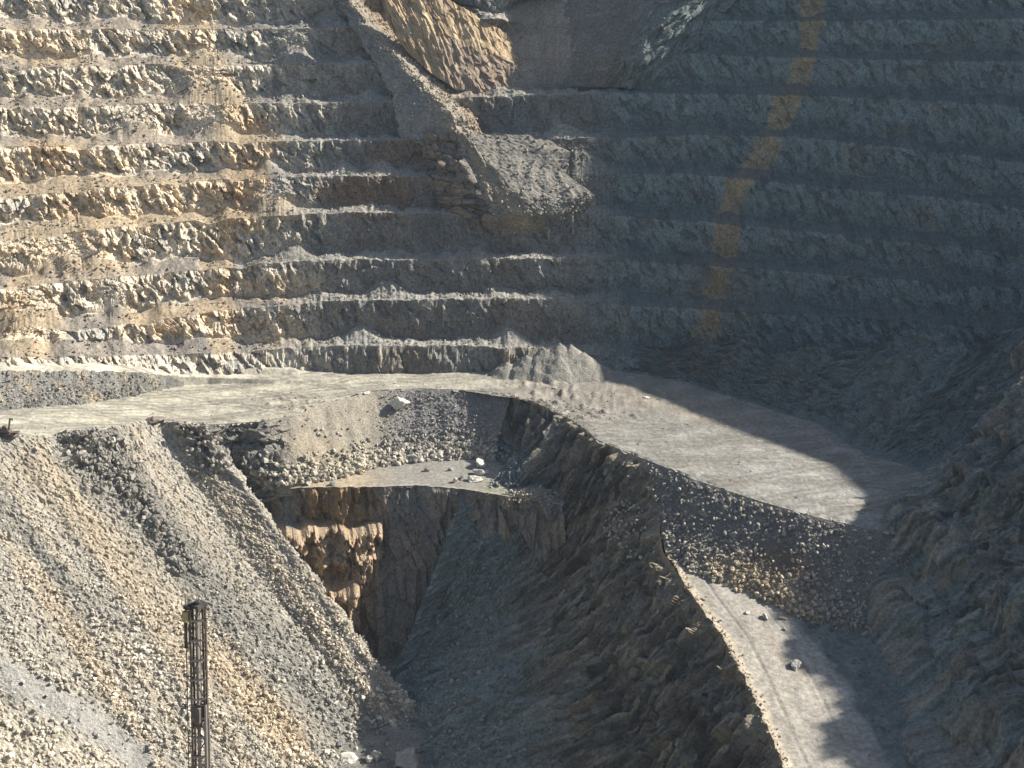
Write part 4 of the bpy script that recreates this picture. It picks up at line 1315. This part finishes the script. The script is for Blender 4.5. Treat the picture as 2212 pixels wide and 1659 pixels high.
CREAM = np.array([.66, .62, .52])
GB = np.array([.40, .385, .345])
DB = np.array([.22, .215, .205])
BL = [
    ("huge cream boulder perched high on the rubble slope above the middle bench", Gr, 867, 876, 38, CREAM, 201, (1, .75, .8)),
    ("pale flat slab lying on the road just left of the huge cream boulder", Gf, 794, 846, 16, CREAM * .9, 202, (1, .7, .35)),
    ("largest pale boulder at the back of the cluster on the middle bench", Gb, 1037, 1005, 29, GB * 1.25, 203, (1, .8, .75)),
    ("dark-fronted boulder in the middle of the cluster on the middle bench", Gb, 1031, 1020, 28, GB * 1.0, 204, (1, .8, .72)),
    ("flat-topped white block at the front of the boulder cluster on the bench", Gb, 1022, 1036, 27, CREAM * .95, 234, (1, .75, .6)),
    ("low dark slab at the left of the boulder cluster on the bench", Gb, 998, 1032, 20, DB, 235, (1, .7, .4)),
    ("small pale block at the far left tip of the boulder cluster", Gb, 984, 1038, 10, CREAM * .9, 236, (1, .8, .9)),
    ("small grey block at the right side of the boulder cluster", Gb, 1048, 1019, 14, GB * 1.1, 237, (1, .8, .8)),
    ("small white boulder alone on the right tip of the middle bench", Gb, 1075, 1041, 13, CREAM * 1.1, 205, (1, .8, .6)),
    ("small pale stone on the bench edge right of the white boulder", Gb, 1098, 1047, 8, CREAM * .85, 206, (1, .8, .8)),
    ("lone small boulder left of centre on the open middle bench", Gb, 921, 1014, 12, GB * 1.05, 207, (1, .8, .8)),
    ("small dark-sided stone on the bench between the lone boulder and the cluster", Gb, 976, 1014, 11, GB * .9, 208, (1, .8, .75)),
    ("dark boulder at the far left end of the middle bench", Gb, 719, 1044, 18, DB, 209, (1, .8, .65)),
    ("brown block at the rubble foot near the left end of the bench", Gr, 779, 1022, 19, TAN * .7, 210, (1, .8, .7)),
    ("big pale block with a dark front at the middle of the rubble foot", Gr, 896, 990, 23, GB * 1.1, 211, (1, .8, .8)),
    ("rounded pale block touching the right side of the dark-fronted block", Gr, 914, 992, 14, CREAM * .8, 212, (1, .85, .9)),
    ("bright cream slab uppermost in the row of blocks at the rubble foot", Gr, 951, 977, 20, CREAM, 213, (1, .7, .6)),
    ("pale wedge block left of the cream slab at the rubble foot", Gr, 934, 986, 15, CREAM * .85, 214, (1, .8, .9)),
    ("pale block right of the cream slab in the rubble foot", Gr, 979, 981, 12, CREAM * .8, 215, (1, .8, .8)),
    ("upright grey block at the right end of the rubble foot beside the shadow", Gr, 1016, 989, 14, GB * 1.15, 216, (.8, .8, 1.0)),
    ("white boulder among the small dumps at the back of the pit floor", Gf, 1196, 836, 10, CREAM * 1.15, 217, (1, .8, .7)),
    ("white boulder on the open pit floor nearest the big shadow", Gf, 1395, 856, 12, CREAM * 1.15, 218, (1, .8, .5)),
    ("largest boulder on the haul ramp, alone between the wheel ruts", Gm, 1716, 1438, 23, GB * 1.1, 219, (1, .8, .6)),
    ("pale boulder on the upper ramp just below the boulder slope", Gm, 1651, 1331, 17, CREAM * .8, 220, (1, .8, .6)),
    ("low tan boulder on the ramp beside the shaded rubble", Gm, 1689, 1333, 17, TAN, 221, (1, .8, .5)),
    ("small cream stone on the upper ramp left of the pale boulder", Gm, 1616, 1321, 11, CREAM * .9, 222, (1, .8, .6)),
    ("small pale stone on the ramp below the low tan boulder", Gm, 1692, 1357, 10, CREAM * .8, 223, (1, .8, .7)),
    ("round cream boulder at the top left corner of the ramp", Gm, 1520, 1292, 10, CREAM, 224, (1, .9, .9)),
    ("big cream slab at the bottom of the sunlit scree", Gl, 745, 1640, 40, CREAM, 225, (1, .8, .6)),
    ("dark block just above the big cream slab at the scree foot", Gl, 736, 1604, 18, DB, 226, (1, .8, .7)),
    ("upright pale block on the right edge of the scree foot", Gl, 772, 1622, 14, CREAM * .9, 227, (.7, .7, 1.0)),
    ("grey boulder on the dark pit floor just right of the scree foot", Gp, 815, 1636, 20, GB, 228, (1, .8, .7)),
    ("small white-topped block between the scree foot and the dark pit floor", Gp, 799, 1646, 13, CREAM * .9, 229, (1, .8, .8)),
    ("large shaded grey boulder at the bottom of the lower pit", Gp, 881, 1650, 42, GB * .9, 230, (1, .8, .8)),
    ("cream boulder on the broken rim where the left scree meets the road", Gl, 78, 968, 14, CREAM * .85, 231, (1, .8, .7)),
    ("white rock on the rim beside the dark broken blocks", Gl, 243, 952, 11, CREAM, 232, (1, .8, .8)),
    ("brown hump of rock on the road edge above the dark outcrop", Gf, 333, 908, 42, np.array([.20, .17, .14]), 233, (1, .6, .35)),
]
for i, (lab, Gx, u, v, w, c, sd, sq) in enumerate(BL):
    boulder(lab, Gx, u, v, w, c, sd, sq, yaw=i * .9)


# ================================================================== MACHINES
def paint(name, col, rough=.55, metal=0.0, dirt=.35):
    m = principled(name, rough, .4, metal, col)
    nt = m.node_tree
    N, L = nt.nodes, nt.links
    tc = N.new("ShaderNodeTexCoord")
    n = N.new("ShaderNodeTexNoise")
    n.inputs["Scale"].default_value = 2.2
    n.inputs["Detail"].default_value = 6
    L.new(tc.outputs["Object"], n.inputs["Vector"])
    r = N.new("ShaderNodeMapRange")
    r.inputs[1].default_value = .42
    r.inputs[2].default_value = .7
    r.inputs[4].default_value = dirt
    L.new(n.outputs["Fac"], r.inputs[0])
    mx = N.new("ShaderNodeMix")
    mx.data_type = 'RGBA'
    mx.inputs[6].default_value = (*col, 1)
    mx.inputs[7].default_value = (.30, .26, .20, 1)
    L.new(r.outputs[0], mx.inputs[0])
    L.new(mx.outputs[2], N["Principled BSDF"].inputs["Base Color"])
    return m


M_WHITE = paint("machine_white", (.72, .71, .67))
M_STEEL = paint("dark_steel", (.055, .05, .047), .6, .3)
M_RUSTY = paint("brown_steel", (.125, .098, .08), .7, .2)
M_BEAM = paint("brown_grey_steel", (.17, .145, .125), .7, .1, .5)
M_GREYST = paint("worn_grey_steel", (.26, .235, .215), .6, .2)
M_YEL = paint("faded_yellow", (.40, .33, .15))
M_GLASS = principled("dark_glass", .12, .5, 0, (.02, .025, .03))
M_RUB = paint("track_steel", (.06, .055, .05), .8)


def box(bm, c, sz, rot=None, bevel=.0):
    r = bmesh.ops.create_cube(bm, size=1)
    M = Matrix.Translation(Vector(c)) @ (rot.to_4x4() if rot else Matrix.Identity(4)) @ Matrix.Diagonal((*sz, 1))
    bmesh.ops.transform(bm, matrix=M, verts=r['verts'])


def bar(bm, a, b, w, d=None):
    a, b = Vector(a), Vector(b)
    r = bmesh.ops.create_cube(bm, size=1)
    q = (b - a).to_track_quat('Z', 'Y').to_matrix().to_4x4()
    M = Matrix.Translation((a + b) / 2) @ q @ Matrix.Diagonal((w, d or w, (b - a).length, 1))
    bmesh.ops.transform(bm, matrix=M, verts=r['verts'])


def tube(bm, a, b, r0, r1=None, seg=12):
    a, b = Vector(a), Vector(b)
    r = bmesh.ops.create_cone(bm, cap_ends=True, segments=seg, radius1=r0, radius2=r1 if r1 is not None else r0, depth=(b - a).length)
    q = (b - a).to_track_quat('Z', 'Y').to_matrix().to_4x4()
    bmesh.ops.transform(bm, matrix=Matrix.Translation((a + b) / 2) @ q, verts=r['verts'])


def prism(bm, pts, y0, y1):
    """outline in x,z swept along y"""
    A = [bm.verts.new((x, y0, z)) for x, z in pts]
    B = [bm.verts.new((x, y1, z)) for x, z in pts]
    n = len(pts)
    bm.faces.new(A[::-1])
    bm.faces.new(B)
    for i in range(n):
        bm.faces.new((A[i], A[(i + 1) % n], B[(i + 1) % n], B[i]))


def part(name, build, mat, parent, bevel=.03):
    bm = bmesh.new()
    build(bm)
    bmesh.ops.recalc_face_normals(bm, faces=bm.faces)
    me = bpy.data.meshes.new(name)
    bm.to_mesh(me)
    bm.free()
    me.materials.append(mat)
    o = bpy.data.objects.new(name, me)
    COL.objects.link(o)
    o.parent = parent
    if bevel:
        md = o.modifiers.new("bevel", 'BEVEL')
        md.width = bevel
        md.segments = 1
        md.limit_method = 'ANGLE'
    return o


def thing(name, label, cat, loc, rz=0.0):
    e = bpy.data.objects.new(name, None)
    COL.objects.link(e)
    e.location = loc
    e.rotation_euler = (0, 0, rz)
    e.empty_display_size = .5
    return tag(e, label, cat)


def track_outline(L, h):
    pts = []
    r = h / 2
    for a in range(-90, 91, 22):
        pts.append((L / 2 - r + r * math.cos(math.radians(a)), r + r * math.sin(math.radians(a))))
    for a in range(90, 271, 22):
        pts.append((-L / 2 + r + r * math.cos(math.radians(a)), r + r * math.sin(math.radians(a))))
    return pts


def track(parent, y, L, h, w):
    def b(bm):
        prism(bm, track_outline(L, h), y - w / 2, y + w / 2)
        n = int(L / .28)
        for i in range(n):
            x = -L / 2 + h / 2 + (L - h) * i / (n - 1)
            box(bm, (x, y, h + .02), (.1, w * 1.02, .06))
            box(bm, (x, y, -.01), (.1, w * 1.02, .06))
    t = part("track", b, M_RUB, parent, 0)
    for i in range(4):
        x = -L / 2 + h / 2 + (L - h) * i / 3
        side = -1 if y < 0 else 1
        part("roller", lambda bm: tube(bm, (x, y + side * w * .42, h / 2), (x, y + side * (w / 2 + .05), h / 2), h * .3), M_STEEL, t, 0)
    return t


# --- dark crawler drill at the left edge of the road
p = ground_at(Gf, 4, 938)
dr = thing("crawler_drill", "dark tracked drilling machine cut off by the left edge, parked on the road rim", "drilling machine", (p[0] + 1.5, p[1], p[2]), math.radians(-4))
for y in (-1.0, 1.0):
    track(dr, y, 4.4, .9, .5)
part("chassis", lambda bm: box(bm, (-.2, 0, .75), (3.6, 1.5, .5)), M_RUSTY, dr)
eng = part("engine_cover", lambda bm: prism(bm, [(-2.4, 1.0), (1.0, 1.0), (1.2, 1.5), (.7, 2.1), (-2.2, 2.25)], -.95, .95), M_RUSTY, dr, .08)
part("exhaust", lambda bm: tube(bm, (-1.2, .4, 2.1), (-1.2, .4, 2.8), .08), M_STEEL, eng, 0)
cabd = part("cab", lambda bm: prism(bm, [(-.9, 2.0), (.3, 2.0), (.4, 2.4), (.1, 3.1), (-.8, 3.15)], -.9, .1), M_RUSTY, dr, .05)
part("window", lambda bm: prism(bm, [(-.7, 2.3), (.2, 2.3), (.0, 2.95), (-.65, 2.98)], -.93, -.89), M_GLASS, cabd, 0)
part("platform", lambda bm: (box(bm, (2.5, 0, 1.15), (1.8, 1.6, .12)), bar(bm, (3.3, -.7, 1.2), (3.3, -.7, 2.1), .07), bar(bm, (3.3, .7, 1.2), (3.3, .7, 2.1), .07),
                             bar(bm, (3.3, -.7, 2.1), (3.3, .7, 2.1), .07), bar(bm, (1.7, 0, 1.0), (3.4, 0, 1.6), .14)), M_RUSTY, dr, 0)
part("blade", lambda bm: (box(bm, (2.9, 0, .3), (.18, 2.4, .6)), bar(bm, (1.6, -.8, .45), (2.9, -.8, .3), .16), bar(bm, (1.6, .8, .45), (2.9, .8, .3), .16)), M_RUB, dr)
mst = part("drill_boom", lambda bm: (bar(bm, (.7, -.5, 1.6), (1.55, -.6, 5.2), .22, .3), bar(bm, (1.0, -.5, 1.6), (1.75, -.6, 4.8), .1)), M_RUSTY, dr, 0)
part("drill_head", lambda bm: (box(bm, (1.9, -.6, 5.2), (1.0, .45, .4)), tube(bm, (2.3, -.6, 5.2), (2.3, -.6, 4.6), .1)), M_STEEL, mst)

# --- tall rig mast in the foreground, standing on the near bench
tp = at_y(426, 1309, 50.5)
bt = at_y(433.5, 1659, 50.0)
dirv = (tp - bt) / np.linalg.norm(tp - bt)
base = bt - dirv * ((bt[2] - 90.0) / dirv[2])
rig = thing("drill_rig", "tall rusty drill rig mast with yellow box rising in front of the scree slope", "drill rig", tuple(base), 0)
rig.rotation_euler = Vector(dirv).to_track_quat('Z', 'Y').to_euler()
Mi = Matrix.Translation(Vector(base)) @ Vector(dirv).to_track_quat('Z', 'Y').to_matrix().to_4x4()
H = float(np.linalg.norm(tp - base))
PX = 50.5 / F * 1.06
# local frame: find which local axis points to picture right
right_l = (Mi.inverted().to_3x3() @ Vector((1, 0, 0)))
fwd_l = (Mi.inverted().to_3x3() @ Vector((0, 1, 0)))


def lp(dx, dy, z):
    """dx to the right, dy away from the viewpoint, z up the mast"""
    v = right_l * dx + fwd_l * dy
    return Vector((v.x, v.y, z))


w = .27
zb0 = 1.2
for dx, dy in ((-w, -.2), (w, -.2), (-w, .3), (w, .3)):
    part("mast_leg", lambda bm: bar(bm, lp(dx * 1.12, dy, zb0), lp(dx, dy, H), .085), M_STEEL if dx > 0 else M_RUSTY, rig, 0)


def brace(bm):
    n = 12
    for i in range(n):
        z0, z1 = zb0 + (H - zb0) * i / n, zb0 + (H - zb0) * (i + 1) / n
        for dy in (-.2, .3):
            a, b = (-w, w) if i % 2 else (w, -w)
            bar(bm, lp(a, dy, z0), lp(b, dy, z1), .035)
        for dx in (-w, w):
            a, b = (-.2, .3) if i % 2 else (.3, -.2)
            bar(bm, lp(dx, a, z0), lp(dx, b, z1), .035)


part("lattice_brace", brace, M_RUSTY, rig, 0)


for i in range(11):
    z = H - .62 - i * .93
    if z > zb0 + .2:
        part("crossbar", lambda bm: bar(bm, lp(-w - .02, -.25, z), lp(w + .02, -.25, z + .07), .055, .09), M_GREYST, rig, 0)
zc = H - 5.4
fb = part("feed_beam", lambda bm: bar(bm, lp(-.01, .12, zc), lp(0, .12, H - .05), .44, .1), M_BEAM, rig, 0)
part("drill_pipe", lambda bm: (tube(bm, lp(-.02, -.06, zb0), lp(-.02, -.06, H - .4), .075), tube(bm, lp(-.02, -.06, H - 3.1), lp(-.02, -.06, H - 2.8), .11),
                               tube(bm, lp(-.02, -.06, H - 4.9), lp(-.02, -.06, H - 4.6), .11)), M_GREYST, rig, 0)
part("rotary_head", lambda bm: (box(bm, lp(0, -.1, zc + .35), (.46, .5, .75)), tube(bm, lp(0, -.1, zc - .3), lp(0, -.1, zc + .1), .14)), M_RUSTY, rig, .03)
cr_ = part("mast_crown", lambda bm: (box(bm, lp(.04, 0, H + .06), (.56, .6, .16)), bar(bm, lp(-w, -.1, H), lp(-.02, -.1, H + .28), .06), bar(bm, lp(w, -.1, H), lp(.06, -.1, H + .28), .06)), M_STEEL, rig, 0)
part("sheave", lambda bm: tube(bm, lp(-.04, -.08, H + .2), lp(.12, -.08, H + .2), .16, seg=16), M_STEEL, cr_, 0)
part("guide_pole", lambda bm: tube(bm, lp(-.50, -.15, zb0), lp(-.47, -.15, H + .62), .024), M_RUSTY, rig, 0)
part("guide_pole", lambda bm: (tube(bm, lp(.40, -.1, zb0), lp(.36, -.1, H - .1), .03), bar(bm, lp(.2, -.1, H - .55), lp(.5, -.1, H - .52), .04)), M_RUSTY, rig, 0)
for i in range(6):
    part("pole_bracket", lambda bm: bar(bm, lp(-.5, -.15, H - .1 - i * 1.6), lp(-w, -.15, H - .06 - i * 1.6), .04), M_STEEL, rig, 0)
for i in range(5):
    part("pole_bracket", lambda bm: bar(bm, lp(.4, -.1, H - 1.0 - i * 1.6), lp(w, -.1, H - 1.0 - i * 1.6), .035), M_STEEL, rig, 0)
part("winch_arm", lambda bm: box(bm, lp(-.36, -.12, H - .02), (.36, .25, .16)), M_STEEL, rig, 0)
part("control_box", lambda bm: box(bm, lp(-.47, -.2, H - .42), (.23, .22, .5)), M_YEL, rig, .02)
part("hydraulic_cylinder", lambda bm: (tube(bm, lp(-.48, -.18, H - 1.9), lp(-.47, -.18, H - .66), .075), tube(bm, lp(-.31, -.2, H - 1.7), lp(-.31, -.2, H - .8), .05)), M_STEEL, rig, 0)
part("hose_bundle", lambda bm: (tube(bm, lp(.33, -.2, zb0), lp(.31, -.2, H - 4.6), .075), tube(bm, lp(.47, -.15, zb0), lp(.45, -.15, H - 5.2), .035)), M_GREYST, rig, 0)
part("rear_column", lambda bm: bar(bm, lp(.33, .05, zb0), lp(.30, .05, H - 4.4), .16), M_STEEL, rig, 0)
part("chassis", lambda bm: (box(bm, lp(0, .2, .85), (2.2, 4.4, .6)), box(bm, lp(.2, 1.4, 1.6), (1.9, 2.2, 1.0))), M_RUSTY, rig, .05)
for dx in (-1.0, 1.0):
    part("track", lambda bm: box(bm, lp(dx, .3, .4), (.5, 4.2, .8)), M_RUB, rig, .15)


# ================================================================== HAZE in the pit air
hb = bmesh.new()
box(hb, (0, 250, 60), (3400, 3400, 400))
hm_ = bpy.data.meshes.new("haze")
hb.to_mesh(hm_)
hb.free()
mh = bpy.data.materials.new("thin_air")
mh.use_nodes = True
nt = mh.node_tree
nt.nodes.remove(nt.nodes["Principled BSDF"])
pv = nt.nodes.new("ShaderNodeVolumePrincipled")
pv.inputs["Color"].default_value = (.72, .86, 1.0, 1)
pv.inputs["Density"].default_value = 0.00006
pv.inputs["Anisotropy"].default_value = 0.0
nt.links.new(pv.outputs[0], nt.nodes["Material Output"].inputs["Volume"])
hm_.materials.append(mh)
hz = bpy.data.objects.new("haze", hm_)
COL.objects.link(hz)
tag(hz, "thin bluish haze filling the pit between the viewpoint and the far wall", kind="stuff")
